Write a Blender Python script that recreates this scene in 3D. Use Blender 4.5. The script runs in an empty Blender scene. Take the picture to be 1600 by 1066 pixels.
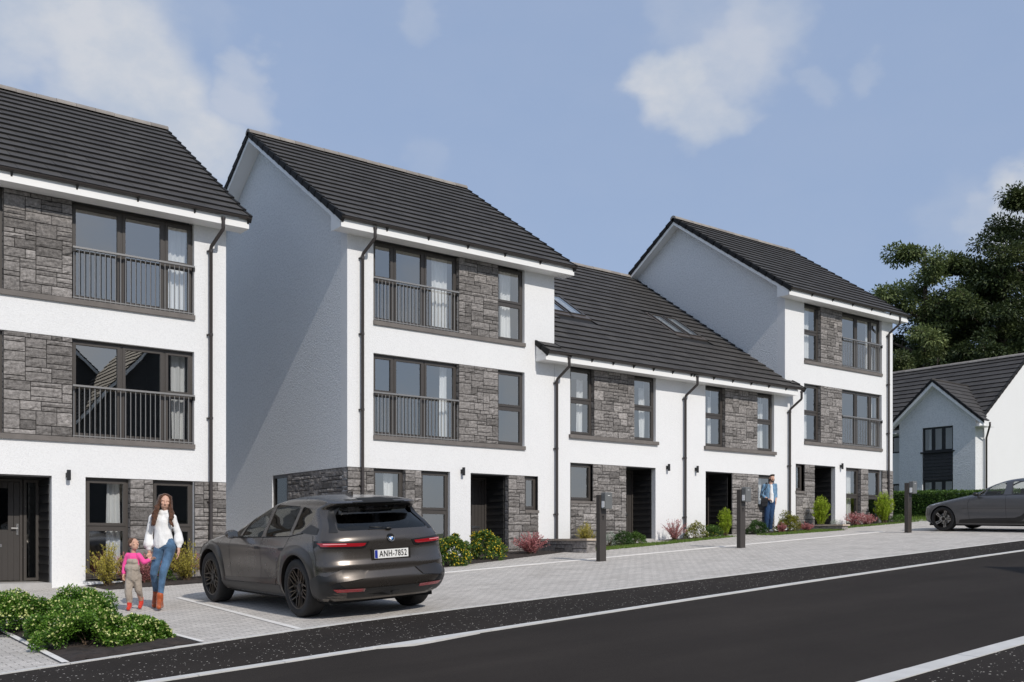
import bpy, bmesh, math, random
import numpy as np
from mathutils import Vector, Matrix, noise
SC = bpy.context.scene
COL = SC.collection
PI = math.pi
rnd = random.Random(7)

# ---------------------------------------------------------------- materials
def new_mat(name):
    m = bpy.data.materials.new(name); m.use_nodes = True
    return m, m.node_tree, m.node_tree.nodes['Principled BSDF']
def N(nt, typ, **kw):
    n = nt.nodes.new(typ)
    for k, v in kw.items():
        if k.startswith('i_'):
            n.inputs[k[2:].replace('_', ' ')].default_value = v
        else: setattr(n, k, v)
    return n
def ramp(nt, src, stops):
    r = nt.nodes.new('ShaderNodeValToRGB')
    el = r.color_ramp.elements
    while len(el) < len(stops): el.new(0.5)
    for e, (p, c) in zip(el, stops):
        e.position = p; e.color = (*c, 1) if len(c) == 3 else c
    nt.links.new(src, r.inputs[0]); return r
def simple(name, col, rough=.6, metal=0., var=0., vscale=3., bump=0., bscale=200., spec=.5, coat=0.):
    m, nt, p = new_mat(name)
    p.inputs['Base Color'].default_value = (*col, 1)
    p.inputs['Roughness'].default_value = rough
    p.inputs['Metallic'].default_value = metal
    p.inputs['Specular IOR Level'].default_value = spec
    p.inputs['Coat Weight'].default_value = coat
    tc = N(nt, 'ShaderNodeTexCoord')
    if var:
        nz = N(nt, 'ShaderNodeTexNoise', i_Scale=vscale, i_Detail=6.)
        nt.links.new(tc.outputs['Object'], nz.inputs['Vector'])
        a = tuple(max(0, c*(1-var)) for c in col); b = tuple(c*(1+var) for c in col)
        r = ramp(nt, nz.outputs['Fac'], [(.3, a), (.7, b)])
        nt.links.new(r.outputs[0], p.inputs['Base Color'])
    if bump:
        nb = N(nt, 'ShaderNodeTexNoise', i_Scale=bscale, i_Detail=3.)
        nt.links.new(tc.outputs['Object'], nb.inputs['Vector'])
        bp = N(nt, 'ShaderNodeBump', i_Strength=bump, i_Distance=.01)
        nt.links.new(nb.outputs['Fac'], bp.inputs['Height'])
        nt.links.new(bp.outputs[0], p.inputs['Normal'])
    return m

def render_mat(name, col, grain=(.925, .925, .93), gs=34., bump=.34, bd=.009, vs=55.):
    """roughcast render: fine pebbly bump, faint weather staining"""
    m, nt, p = new_mat(name)
    p.inputs['Roughness'].default_value = .95
    p.inputs['Specular IOR Level'].default_value = .15
    tc = N(nt, 'ShaderNodeTexCoord')
    n1 = N(nt, 'ShaderNodeTexNoise', i_Scale=.9, i_Detail=8., i_Roughness=.7)
    n2 = N(nt, 'ShaderNodeTexNoise', i_Scale=gs, i_Detail=6., i_Roughness=.7)
    vo = N(nt, 'ShaderNodeTexVoronoi', i_Scale=vs)
    for n in (n1, n2, vo): nt.links.new(tc.outputs['Object'], n.inputs['Vector'])
    r = ramp(nt, n1.outputs['Fac'], [(.3, tuple(c*.965 for c in col)), (.75, col)])
    r2 = ramp(nt, n2.outputs['Fac'], [(.36, grain), (.54, (1, 1, 1))])
    mx = N(nt, 'ShaderNodeMix', data_type='RGBA', blend_type='MULTIPLY'); mx.inputs[0].default_value = 1
    nt.links.new(r.outputs[0], mx.inputs[6]); nt.links.new(r2.outputs[0], mx.inputs[7])
    nt.links.new(mx.outputs[2], p.inputs['Base Color'])
    ad = N(nt, 'ShaderNodeMath', operation='ADD')
    nt.links.new(vo.outputs['Distance'], ad.inputs[0]); nt.links.new(n2.outputs['Fac'], ad.inputs[1])
    bp = N(nt, 'ShaderNodeBump', i_Strength=bump, i_Distance=bd)
    nt.links.new(ad.outputs[0], bp.inputs['Height']); nt.links.new(bp.outputs[0], p.inputs['Normal'])
    return m

def tone_mat(name, lo, hi, rough=.85, nscale=9., nvar=.35, bump=.6, bscale=45., spec=.3, attr='tone', dist=.02):
    """colour from a per-piece 'tone' attribute, broken up by noise"""
    m, nt, p = new_mat(name)
    p.inputs['Roughness'].default_value = rough
    p.inputs['Specular IOR Level'].default_value = spec
    at = N(nt, 'ShaderNodeAttribute', attribute_name=attr)
    tc = N(nt, 'ShaderNodeTexCoord')
    n1 = N(nt, 'ShaderNodeTexNoise', i_Scale=nscale, i_Detail=8., i_Roughness=.65)
    nt.links.new(tc.outputs['Object'], n1.inputs['Vector'])
    r = ramp(nt, at.outputs['Fac'], [(0, lo), (1, hi)])
    r2 = ramp(nt, n1.outputs['Fac'], [(.3, (1-nvar,)*3), (.7, (1+nvar,)*3)])
    mx = N(nt, 'ShaderNodeMix', data_type='RGBA', blend_type='MULTIPLY'); mx.inputs[0].default_value = 1
    nt.links.new(r.outputs[0], mx.inputs[6]); nt.links.new(r2.outputs[0], mx.inputs[7])
    nt.links.new(mx.outputs[2], p.inputs['Base Color'])
    n2 = N(nt, 'ShaderNodeTexNoise', i_Scale=bscale, i_Detail=6., i_Roughness=.7)
    nt.links.new(tc.outputs['Object'], n2.inputs['Vector'])
    bp = N(nt, 'ShaderNodeBump', i_Strength=bump, i_Distance=dist)
    nt.links.new(n2.outputs['Fac'], bp.inputs['Height']); nt.links.new(bp.outputs[0], p.inputs['Normal'])
    return m

def leaf_mat(name, dark, lite, trans=.25, rough=.5):
    m, nt, p = new_mat(name)
    p.inputs['Roughness'].default_value = rough
    p.inputs['Specular IOR Level'].default_value = .35
    at = N(nt, 'ShaderNodeAttribute', attribute_name='tone')
    r = ramp(nt, at.outputs['Fac'], [(0, dark), (1, lite)])
    nt.links.new(r.outputs[0], p.inputs['Base Color'])
    tr = N(nt, 'ShaderNodeBsdfTranslucent'); nt.links.new(r.outputs[0], tr.inputs['Color'])
    mx = N(nt, 'ShaderNodeMixShader'); mx.inputs[0].default_value = trans
    nt.links.new(p.outputs[0], mx.inputs[1]); nt.links.new(tr.outputs[0], mx.inputs[2])
    nt.links.new(mx.outputs[0], nt.nodes['Material Output'].inputs['Surface'])
    return m

def glass_mat(name, refl=.3, tint=(.75, .8, .85), rough=.0):
    """coated glass: a mirror coat over a see-through pane"""
    m, nt, p = new_mat(name); nt.nodes.remove(p)
    tr = N(nt, 'ShaderNodeBsdfTransparent'); tr.inputs[0].default_value = (*tint, 1)
    gl = N(nt, 'ShaderNodeBsdfGlossy'); gl.inputs['Roughness'].default_value = rough
    gl.inputs['Color'].default_value = (1, .97, .90, 1)
    fr = N(nt, 'ShaderNodeLayerWeight'); fr.inputs['Blend'].default_value = .5
    pw = N(nt, 'ShaderNodeMath', operation='POWER'); pw.inputs[1].default_value = 4.
    nt.links.new(fr.outputs['Facing'], pw.inputs[0])
    ma = N(nt, 'ShaderNodeMath', operation='MULTIPLY_ADD'); ma.use_clamp = True
    ma.inputs[1].default_value = .75; ma.inputs[2].default_value = refl
    nt.links.new(pw.outputs[0], ma.inputs[0])
    tc = N(nt, 'ShaderNodeTexCoord')
    nz = N(nt, 'ShaderNodeTexNoise', i_Scale=1.1, i_Detail=2.); nt.links.new(tc.outputs['Object'], nz.inputs['Vector'])
    bp = N(nt, 'ShaderNodeBump', i_Strength=.06, i_Distance=.02); nt.links.new(nz.outputs['Fac'], bp.inputs['Height'])
    nt.links.new(bp.outputs[0], gl.inputs['Normal'])
    mx = N(nt, 'ShaderNodeMixShader')
    nt.links.new(ma.outputs[0], mx.inputs[0]); nt.links.new(tr.outputs[0], mx.inputs[1]); nt.links.new(gl.outputs[0], mx.inputs[2])
    nt.links.new(mx.outputs[0], nt.nodes['Material Output'].inputs['Surface'])
    return m

M = {}
M['render'] = render_mat('white_render', (.785, .79, .795))
M['roughcast'] = render_mat('coarse_shaded_roughcast', (.775, .79, .805), (.82, .83, .84), 18., .65, .018, 28.)  # gable copy of the render: bump coarser, shade put in as cooler, darker colour
M['stone'] = tone_mat('split_stone', (.135, .126, .12), (.32, .30, .288), nscale=16., nvar=.5, bump=1., bscale=38.)
M['mortar'] = simple('dark_mortar', (.035, .033, .032), .95)
M['tile'] = tone_mat('roof_tile', (.043, .039, .036), (.068, .063, .059), rough=.7, nscale=2.5, nvar=.16, bump=.25, bscale=90., dist=.004, spec=.4)
M['tile_edge'] = simple('tile_edge', (.007, .007, .008), .85)
M['ridge'] = tone_mat('ridge_tile', (.22, .20, .185), (.31, .285, .26), rough=.8, nscale=5., nvar=.12, bump=.2, bscale=80., dist=.004)
M['upvc'] = simple('white_fascia', (.82, .82, .81), .35, var=.015, vscale=2.)
M['gutter'] = simple('dark_gutter', (.045, .038, .036), .35, spec=.5)
M['frame'] = simple('bronze_window_frame', (.060, .053, .048), .42, var=.05, vscale=4.)
M['rail'] = simple('steel_railing', (.27, .265, .26), .4, metal=.4)
M['sill'] = simple('concrete_sill', (.155, .140, .130), .85, var=.12, vscale=5., bump=.3, bscale=60.)
M['glass'] = glass_mat('window_glass', .35, (.93, .95, .96))
M['glass_dark'] = glass_mat('tinted_glass', .07, (.35, .36, .37))
M['curtain'] = simple('white_curtain', (.93, .93, .92), .9)
M['blind'] = simple('grey_blind', (.38, .40, .42), .9)
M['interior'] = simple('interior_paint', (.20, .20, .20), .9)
M['door'] = simple('dark_door', (.050, .045, .042), .45)
M['clad'] = simple('black_cladding', (.022, .022, .023), .55, var=.2, vscale=8., bump=.3, bscale=30.)
M['metal_light'] = simple('brushed_steel', (.5, .5, .5), .3, metal=1.)
M['black'] = simple('black_plastic', (.012, .012, .013), .45)
M['coping'] = simple('sandstone_coping', (.48, .40, .32), .8, var=.12, vscale=6., bump=.3, bscale=60.)

# ---------------------------------------------------------------- mesh builder
def woff(o):
    v = Vector((0, 0, 0))
    while o is not None: v += o.location; o = o.parent
    return v
class MB:
    def __init__(s): s.v = []; s.f = []; s.m = []; s.t = []; s.cur = 0; s.tone = .5
    def face(s, idx): s.f.append(idx); s.m.append(s.cur); s.t.append(s.tone)
    def poly(s, pts):
        b = len(s.v); s.v.extend([tuple(p) for p in pts]); s.face(tuple(range(b, b+len(pts))))
    def box(s, x0, x1, y0, y1, z0, z1):
        b = len(s.v)
        s.v += [(x0,y0,z0),(x1,y0,z0),(x1,y1,z0),(x0,y1,z0),(x0,y0,z1),(x1,y0,z1),(x1,y1,z1),(x0,y1,z1)]
        for f in ((0,3,2,1),(4,5,6,7),(0,1,5,4),(1,2,6,5),(2,3,7,6),(3,0,4,7)): s.face(tuple(b+i for i in f))
    def grid(s, P, close=False, flip=False):
        """P[i][j] points"""
        b = len(s.v); n = len(P); k = len(P[0])
        for row in P: s.v.extend([tuple(p) for p in row])
        for i in range(n-1):
            for j in range(k if close else k-1):
                j2 = (j+1) % k
                q = (b+i*k+j, b+i*k+j2, b+(i+1)*k+j2, b+(i+1)*k+j)
                s.face(q[::-1] if flip else q)
        return b
    def tube(s, path, r, n=8, caps=True, rs=None):
        path = [Vector(p) for p in path]; rings = []
        up = Vector((0, 0, 1))
        prev = None
        for i, p in enumerate(path):
            d = (path[min(i+1, len(path)-1)] - path[max(i-1, 0)]).normalized()
            if prev is None:
                a = up if abs(d.z) < .9 else Vector((1, 0, 0))
                e1 = d.cross(a).normalized()
            else:
                e1 = (prev - d*prev.dot(d)).normalized()
            prev = e1; e2 = d.cross(e1)
            rr = rs[i] if rs else r
            rings.append([p + e1*math.cos(2*PI*k/n)*rr + e2*math.sin(2*PI*k/n)*rr for k in range(n)])
        b = s.grid(rings, close=True)
        if caps:
            s.face(tuple(b+i for i in range(n))[::-1]); e = b+(len(path)-1)*n
            s.face(tuple(e+i for i in range(n)))
    def lathe(s, prof, center=(0,0,0), axis='x', n=32):
        c = Vector(center); P = []
        for k in range(n+1):
            a = 2*PI*k/n; row = []
            for (h, r) in prof:
                if axis == 'x': row.append((c.x+h, c.y+r*math.cos(a), c.z+r*math.sin(a)))
                elif axis == 'z': row.append((c.x+r*math.cos(a), c.y+r*math.sin(a), c.z+h))
                else: row.append((c.x+r*math.cos(a), c.y+h, c.z+r*math.sin(a)))
            P.append(row)
        s.grid(P)
    def prism(s, pts2, f0, f1):
        """2D polygon extruded: f0, f1 map (u,v)->xyz for the two ends"""
        b = len(s.v); n = len(pts2)
        s.v += [tuple(f0(*p)) for p in pts2] + [tuple(f1(*p)) for p in pts2]
        s.face(tuple(range(b, b+n))[::-1]); s.face(tuple(range(b+n, b+2*n)))
        for i in range(n):
            j = (i+1) % n; s.face((b+i, b+j, b+n+j, b+n+i))
    def ellipsoid(s, c, r, n=12, m=8):
        P = []
        for i in range(m+1):
            a = PI*i/m
            P.append([(c[0]+r[0]*math.sin(a)*math.cos(2*PI*k/n), c[1]+r[1]*math.sin(a)*math.sin(2*PI*k/n), c[2]+r[2]*math.cos(a)) for k in range(n)])
        s.grid(P, close=True)
    def mesh(s, name, mats, off=(0,0,0), smooth=False, tone=False):
        me = bpy.data.meshes.new(name)
        o = Vector(off)
        me.from_pydata([(v[0]-o.x, v[1]-o.y, v[2]-o.z) for v in s.v], [], s.f)
        for m in (mats if isinstance(mats, (list, tuple)) else [mats]): me.materials.append(m)
        if any(s.m): me.polygons.foreach_set('material_index', s.m)
        if smooth: me.polygons.foreach_set('use_smooth', [True]*len(s.f))
        if tone:
            a = me.attributes.new('tone', 'FLOAT', 'FACE'); a.data.foreach_set('value', s.t)
        me.validate(); return me
    def build(s, name, mats, parent=None, smooth=False, tone=False, angle=None, loc=None):
        off = woff(parent) if parent else Vector((0,0,0))
        if loc is not None: off = off + (Vector(loc)-off)
        me = s.mesh(name, mats, off, smooth, tone)
        o = bpy.data.objects.new(name, me); COL.objects.link(o)
        if parent: o.parent = parent
        if loc is not None: o.location = Vector(loc) - (woff(parent) if parent else Vector((0,0,0)))
        if angle is not None:
            md = o.modifiers.new('es', 'EDGE_SPLIT'); md.split_angle = math.radians(angle)
        return o
def tag(o, label=None, cat=None, group=None, kind=None):
    if label: o['label'] = label
    if cat: o['category'] = cat
    if group: o['group'] = group
    if kind: o['kind'] = kind
    return o
def thing(name, loc, label, cat, group=None):
    o = bpy.data.objects.new(name, None); COL.objects.link(o); o.location = loc
    o.empty_display_size = .2
    return tag(o, label, cat, group)
def part(mb, name, mats, parent, **kw): return mb.build(name, mats, parent, **kw)
def copy_tree(o, parent=None):
    c = o.copy(); COL.objects.link(c)
    if parent: c.parent = parent
    for ch in list(o.children): copy_tree(ch, c)
    return c

# ---------------------------------------------------------------- camera, sun, sky
FX, FY = math.cos(math.atan2(2070, 1610)), math.sin(math.atan2(2070, 1610))
cam = bpy.data.cameras.new('camera'); co = bpy.data.objects.new('camera', cam); COL.objects.link(co)
cam.lens = 1610/1600*36; cam.sensor_width = 36; cam.clip_end = 3000; cam.clip_start = .1
cam.shift_y = (850-533)/1600.
co.location = (0, 0, 0); co.rotation_euler = (PI/2, 0, math.atan2(FY, FX)-PI/2)
SC.camera = co
SUN = Vector((-.055, -1, .79)).normalized()      # towards the sun
sl = bpy.data.lights.new('sun', 'SUN'); so = bpy.data.objects.new('sun', sl); COL.objects.link(so)
sl.energy = 3.15; sl.angle = math.radians(.5); sl.color = (1, .94, .86)
so.rotation_euler = SUN.to_track_quat('Z', 'Y').to_euler()
w = bpy.data.worlds.new('World'); SC.world = w; w.use_nodes = True
nt = w.node_tree; bg = nt.nodes['Background']
sky = N(nt, 'ShaderNodeTexSky', sky_type='NISHITA')
sky.sun_disc = False; sky.sun_elevation = math.asin(SUN.z); sky.sun_rotation = math.atan2(SUN.x, SUN.y)
sky.air_density = 1.0; sky.dust_density = 1.2; sky.ozone_density = 1.6; sky.altitude = 50
def pxdir(px, py):
    d = Vector((FX*1610+(px-800)*FY, FY*1610-(px-800)*FX, 850-py)); return d.normalized()
tc = N(nt, 'ShaderNodeTexCoord')
mp = N(nt, 'ShaderNodeMapping'); mp.inputs['Scale'].default_value = (1, 1, 1.5); nt.links.new(tc.outputs['Generated'], mp.inputs['Vector'])
def vmath(op, a, b):
    n = N(nt, 'ShaderNodeVectorMath', operation=op)
    for k, v in enumerate((a, b)):
        if isinstance(v, tuple): n.inputs[k].default_value = v
        else: nt.links.new(v, n.inputs[k])
    return n.outputs[0]
warp = tc.outputs['Generated']
for (sc_, am) in ((7., .085), (22., .034), (70., .012)):
    q = N(nt, 'ShaderNodeTexNoise', i_Scale=sc_, i_Detail=3.); nt.links.new(mp.outputs[0], q.inputs['Vector'])
    warp = vmath('ADD', warp, vmath('MULTIPLY', vmath('SUBTRACT', q.outputs['Color'], (.5, .5, .5)), (am, am, am)))
acc = None
blobs = [((60, 35), .050, .9), ((0, 60), .050, .7), ((165, 55), .075, 1), ((225, 105), .068, 1), ((275, 175), .055, 1), ((325, 235), .050, 1), ((150, 150), .055, .7), ((400, 108), .024, .5), ((392, 158), .036, .6), ((345, 40), .03, .25), ((20, 150), .03, .5),
         ((1080, 135), .050, 1), ((1045, 120), .034, .9), ((1125, 180), .042, .85), ((1150, 90), .056, .72), ((1190, 30), .05, .6), ((1270, 110), .024, .35), ((1340, 80), .022, .35), ((1600, 315), .042, 1), ((1530, 345), .03, .5), ((650, 18), .024, .35), ((1080, 15), .05, .35), ((680, 250), .03, .22), ((1500, 360), .05, .25)]
for (p, rad, amp) in blobs:
    vm = N(nt, 'ShaderNodeVectorMath', operation='DISTANCE'); vm.inputs[1].default_value = pxdir(*p); nt.links.new(warp, vm.inputs[0])
    mr = N(nt, 'ShaderNodeMapRange', interpolation_type='SMOOTHSTEP')
    mr.inputs['From Min'].default_value = rad*1.12; mr.inputs['From Max'].default_value = rad*.45; mr.inputs['To Min'].default_value = 0; mr.inputs['To Max'].default_value = amp
    nt.links.new(vm.outputs['Value'], mr.inputs['Value'])
    if acc is None: acc = mr.outputs[0]
    else:
        mx = N(nt, 'ShaderNodeMath', operation='SMOOTH_MAX'); mx.inputs[2].default_value = .12; nt.links.new(acc, mx.inputs[0]); nt.links.new(mr.outputs[0], mx.inputs[1]); acc = mx.outputs[0]
# loose cloud added out of view to brighten shaded gables (also seen in reflections)
sc2 = N(nt, 'ShaderNodeSeparateXYZ'); nt.links.new(tc.outputs['Generated'], sc2.inputs[0])
bk = N(nt, 'ShaderNodeMapRange'); bk.inputs['From Min'].default_value = .55; bk.inputs['From Max'].default_value = -.1
xy_ = N(nt, 'ShaderNodeMath', operation='ADD'); nt.links.new(sc2.outputs['X'], xy_.inputs[0]); nt.links.new(sc2.outputs['Y'], xy_.inputs[1])
nt.links.new(xy_.outputs[0], bk.inputs['Value'])
nb_ = N(nt, 'ShaderNodeTexNoise', i_Scale=3.5, i_Detail=8., i_Roughness=.55); nt.links.new(mp.outputs[0], nb_.inputs['Vector'])
nr = N(nt, 'ShaderNodeMapRange', interpolation_type='SMOOTHSTEP'); nr.inputs['From Min'].default_value = .38; nr.inputs['From Max'].default_value = .62; nr.inputs['To Max'].default_value = .9
nt.links.new(nb_.outputs['Fac'], nr.inputs['Value'])
bm_ = N(nt, 'ShaderNodeMath', operation='MULTIPLY'); nt.links.new(bk.outputs[0], bm_.inputs[0]); nt.links.new(nr.outputs[0], bm_.inputs[1])
mx = N(nt, 'ShaderNodeMath', operation='MAXIMUM'); nt.links.new(acc, mx.inputs[0]); nt.links.new(bm_.outputs[0], mx.inputs[1]); acc = mx.outputs[0]
n3 = N(nt, 'ShaderNodeTexNoise', i_Scale=11., i_Detail=7., i_Roughness=.6); nt.links.new(mp.outputs[0], n3.inputs['Vector'])
dn = N(nt, 'ShaderNodeMapRange'); dn.inputs['From Min'].default_value = .3; dn.inputs['From Max'].default_value = .6; dn.inputs['To Min'].default_value = .62; dn.inputs['To Max'].default_value = .97; nt.links.new(n3.outputs['Fac'], dn.inputs['Value'])
gate = N(nt, 'ShaderNodeMath', operation='MULTIPLY'); gate.use_clamp = True; nt.links.new(acc, gate.inputs[0]); nt.links.new(dn.outputs[0], gate.inputs[1])
cc = ramp(nt, n3.outputs['Fac'], [(.3, (4.9, 5.4, 6.1)), (.7, (5.8, 6.0, 6.5))])
wh = N(nt, 'ShaderNodeMix', data_type='RGBA'); nt.links.new(gate.outputs[0], wh.inputs[0])
# a thin pale veil over the blue
veil = N(nt, 'ShaderNodeMix', data_type='RGBA'); veil.inputs[0].default_value = .75; veil.inputs[7].default_value = (3.15, 4.15, 6.2, 1)
nt.links.new(sky.outputs[0], veil.inputs[6])
nt.links.new(veil.outputs[2], wh.inputs[6]); nt.links.new(cc.outputs[0], wh.inputs[7])
nt.links.new(wh.outputs[2], bg.inputs[0]); bg.inputs[1].default_value = .109
SC.view_settings.view_transform = 'Standard'; SC.view_settings.look = 'None'
SC.view_settings.exposure = 0; SC.view_settings.gamma = 1
SC.cycles.max_bounces = 8; SC.cycles.transparent_max_bounces = 16
SC.cycles.use_denoising = True
# ---------------------------------------------------------------- ground
def gz(x, y): return -1.6768 + .0575*x + .025*y
def clampf(v, a, b, k=8.):
    return a + (v-a) if a < v < b else (a-k*(1-math.exp((v-a)/k)) if v <= a else b+k*(1-math.exp(-(v-b)/k)))
def gfar(x, y): return gz(clampf(x, -40, 70), clampf(y, -40, 60))
def lerp_pts(pts):
    xs = [p[0] for p in pts]; ys = [p[1] for p in pts]
    def f(x):
        if x <= xs[0]: return ys[0] + (x-xs[0])*(ys[1]-ys[0])/(xs[1]-xs[0])
        if x >= xs[-1]: return ys[-1] + (x-xs[-1])*(ys[-1]-ys[-2])/(xs[-1]-xs[-2])
        i = max(k for k in range(len(xs)-1) if xs[k] <= x)
        t = (x-xs[i])/(xs[i+1]-xs[i])
        def sl(k):
            if k <= 0 or k >= len(xs)-1:
                k0 = min(max(k, 0), len(xs)-2) if k <= 0 else len(xs)-2
                return (ys[k0+1]-ys[k0])/(xs[k0+1]-xs[k0])
            return (ys[k+1]-ys[k-1])/(xs[k+1]-xs[k-1])
        h = xs[i+1]-xs[i]; a, b = sl(i)*h, sl(i+1)*h
        return (2*t**3-3*t*t+1)*ys[i] + (t**3-2*t*t+t)*a + (-2*t**3+3*t*t)*ys[i+1] + (t**3-t*t)*b
    return f
pav_edge = lerp_pts([(-20, 8.3), (-4, 10.0), (2.2, 10.97), (4.3, 11.36), (7, 11.72), (15.2, 11.97), (25.4, 12.2), (60, 12.9)])
line_y = lerp_pts([(-20, 7.9), (3.2, 9.42), (6, 9.62), (13, 10.15), (22, 10.62), (60, 12.0)])
far_y = lerp_pts([(-20, 3.3), (7.5, 4.84), (10.4, 5.0), (60, 7.5)])
def sheet(name, fa, fb, x0, x1, lift, mat, nx=90, ny=4, label=None, kind='structure', zf=gz):
    mb = MB(); P = []
    for i in range(nx+1):
        x = x0+(x1-x0)*i/nx; a, b = fa(x), fb(x)
        P.append([(x, a+(b-a)*j/ny, zf(x, a+(b-a)*j/ny)+lift) for j in range(ny+1)])
    mb.grid(P)
    o = mb.build(name, mat, smooth=True); o['kind'] = kind
    if label: o['label'] = label
    return o

# paving: small blocks laid in courses
def paving_mat():
    m, nt, p = new_mat('block_paving')
    p.inputs['Roughness'].default_value = .95; p.inputs['Specular IOR Level'].default_value = .15
    tc = N(nt, 'ShaderNodeTexCoord')
    mp = N(nt, 'ShaderNodeMapping'); mp.inputs['Rotation'].default_value = (0, 0, .0)
    nt.links.new(tc.outputs['Object'], mp.inputs['Vector'])
    br = N(nt, 'ShaderNodeTexBrick'); br.offset = .5
    br.inputs['Scale'].default_value = 1.; br.inputs['Brick Width'].default_value = .20; br.inputs['Row Height'].default_value = .10
    br.inputs['Mortar Size'].default_value = .006; br.inputs['Mortar Smooth'].default_value = .4
    br.inputs['Color1'].default_value = (.49, .465, .435, 1); br.inputs['Color2'].default_value = (.585, .552, .515, 1)
    br.inputs['Mortar'].default_value = (.23, .215, .20, 1); br.inputs['Bias'].default_value = 0
    nt.links.new(mp.outputs[0], br.inputs['Vector'])
    n1 = N(nt, 'ShaderNodeTexNoise', i_Scale=1.3, i_Detail=9., i_Roughness=.72)
    n2 = N(nt, 'ShaderNodeTexNoise', i_Scale=120., i_Detail=3.)
    for n in (n1, n2): nt.links.new(tc.outputs['Object'], n.inputs['Vector'])
    r1 = ramp(nt, n1.outputs['Fac'], [(.25, (.80, .79, .78)), (.5, (1, 1, 1)), (.75, (1.1, 1.1, 1.1))])
    r2 = ramp(nt, n2.outputs['Fac'], [(.3, (.70, .70, .70)), (.7, (1.22, 1.22, 1.22))])
    m1 = N(nt, 'ShaderNodeMix', data_type='RGBA', blend_type='MULTIPLY'); m1.inputs[0].default_value = 1
    m2 = N(nt, 'ShaderNodeMix', data_type='RGBA', blend_type='MULTIPLY'); m2.inputs[0].default_value = 1
    nt.links.new(br.outputs['Color'], m1.inputs[6]); nt.links.new(r1.outputs[0], m1.inputs[7])
    nt.links.new(m1.outputs[2], m2.inputs[6]); nt.links.new(r2.outputs[0], m2.inputs[7])
    nt.links.new(m2.outputs[2], p.inputs['Base Color'])
    bp = N(nt, 'ShaderNodeBump', i_Strength=.5, i_Distance=.008); bp.invert = True
    nt.links.new(br.outputs['Fac'], bp.inputs['Height'])
    b2 = N(nt, 'ShaderNodeBump', i_Strength=.3, i_Distance=.003)
    nt.links.new(n2.outputs['Fac'], b2.inputs['Height']); nt.links.new(bp.outputs[0], b2.inputs['Normal'])
    nt.links.new(b2.outputs[0], p.inputs['Normal'])
    return m
def asphalt_mat(name, col, specks=0., var=.12):
    m, nt, p = new_mat(name)
    p.inputs['Roughness'].default_value = .95; p.inputs['Specular IOR Level'].default_value = .12
    tc = N(nt, 'ShaderNodeTexCoord')
    n1 = N(nt, 'ShaderNodeTexNoise', i_Scale=.55, i_Detail=7., i_Roughness=.6)
    n2 = N(nt, 'ShaderNodeTexNoise', i_Scale=160., i_Detail=2.)
    for n in (n1, n2): nt.links.new(tc.outputs['Object'], n.inputs['Vector'])
    r1 = ramp(nt, n1.outputs['Fac'], [(.3, tuple(c*(1-var) for c in col)), (.7, tuple(c*(1+var) for c in col))])
    r2 = ramp(nt, n2.outputs['Fac'], [(.3, (.6, .6, .6)), (.7, (1.4, 1.4, 1.4))])
    mx = N(nt, 'ShaderNodeMix', data_type='RGBA', blend_type='MULTIPLY'); mx.inputs[0].default_value = 1
    nt.links.new(r1.outputs[0], mx.inputs[6]); nt.links.new(r2.outputs[0], mx.inputs[7])
    out = mx.outputs[2]
    if specks:
        vo = N(nt, 'ShaderNodeTexVoronoi', i_Scale=36.); nt.links.new(tc.outputs['Object'], vo.inputs['Vector'])
        sep = N(nt, 'ShaderNodeSeparateColor'); nt.links.new(vo.outputs['Color'], sep.inputs[0])
        n4 = N(nt, 'ShaderNodeTexNoise', i_Scale=2., i_Detail=4.); nt.links.new(tc.outputs['Object'], n4.inputs['Vector'])
        # a chip shows where the cell is picked and the point is near its centre
        lt = N(nt, 'ShaderNodeMath', operation='LESS_THAN'); 
        th = N(nt, 'ShaderNodeMath', operation='MULTIPLY'); th.inputs[1].default_value = specks*.34; nt.links.new(n4.outputs['Fac'], th.inputs[0])
        nt.links.new(sep.outputs[0], lt.inputs[0]); nt.links.new(th.outputs[0], lt.inputs[1])
        sz = N(nt, 'ShaderNodeMath', operation='MULTIPLY'); sz.inputs[1].default_value = .38; nt.links.new(sep.outputs[1], sz.inputs[0])
        l2 = N(nt, 'ShaderNodeMath', operation='LESS_THAN'); nt.links.new(vo.outputs['Distance'], l2.inputs[0]); nt.links.new(sz.outputs[0], l2.inputs[1])
        mu = N(nt, 'ShaderNodeMath', operation='MULTIPLY'); nt.links.new(lt.outputs[0], mu.inputs[0]); nt.links.new(l2.outputs[0], mu.inputs[1])
        m2 = N(nt, 'ShaderNodeMix', data_type='RGBA'); nt.links.new(mu.outputs[0], m2.inputs[0])
        nt.links.new(out, m2.inputs[6]); m2.inputs[7].default_value = (.52, .49, .45, 1); out = m2.outputs[2]
    n5 = N(nt, 'ShaderNodeTexNoise', i_Scale=.9, i_Detail=5., i_Roughness=.6); mpp = N(nt, 'ShaderNodeMapping'); mpp.inputs['Scale'].default_value = (.16, 1.5, 1)
    nt.links.new(tc.outputs['Object'], mpp.inputs['Vector']); nt.links.new(mpp.outputs[0], n5.inputs['Vector'])
    r5 = ramp(nt, n5.outputs['Fac'], [(.35, (.90, .90, .90)), (.65, (1.12, 1.12, 1.12))])
    m5 = N(nt, 'ShaderNodeMix', data_type='RGBA', blend_type='MULTIPLY'); m5.inputs[0].default_value = 1
    nt.links.new(out, m5.inputs[6]); nt.links.new(r5.outputs[0], m5.inputs[7]); nt.links.new(m5.outputs[2], p.inputs['Base Color'])
    bp = N(nt, 'ShaderNodeBump', i_Strength=.35, i_Distance=.004); nt.links.new(n2.outputs['Fac'], bp.inputs['Height'])
    nt.links.new(bp.outputs[0], p.inputs['Normal'])
    return m
M['paving'] = paving_mat()
M['road'] = asphalt_mat('road_asphalt', (.030, .0255, .0225))
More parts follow.
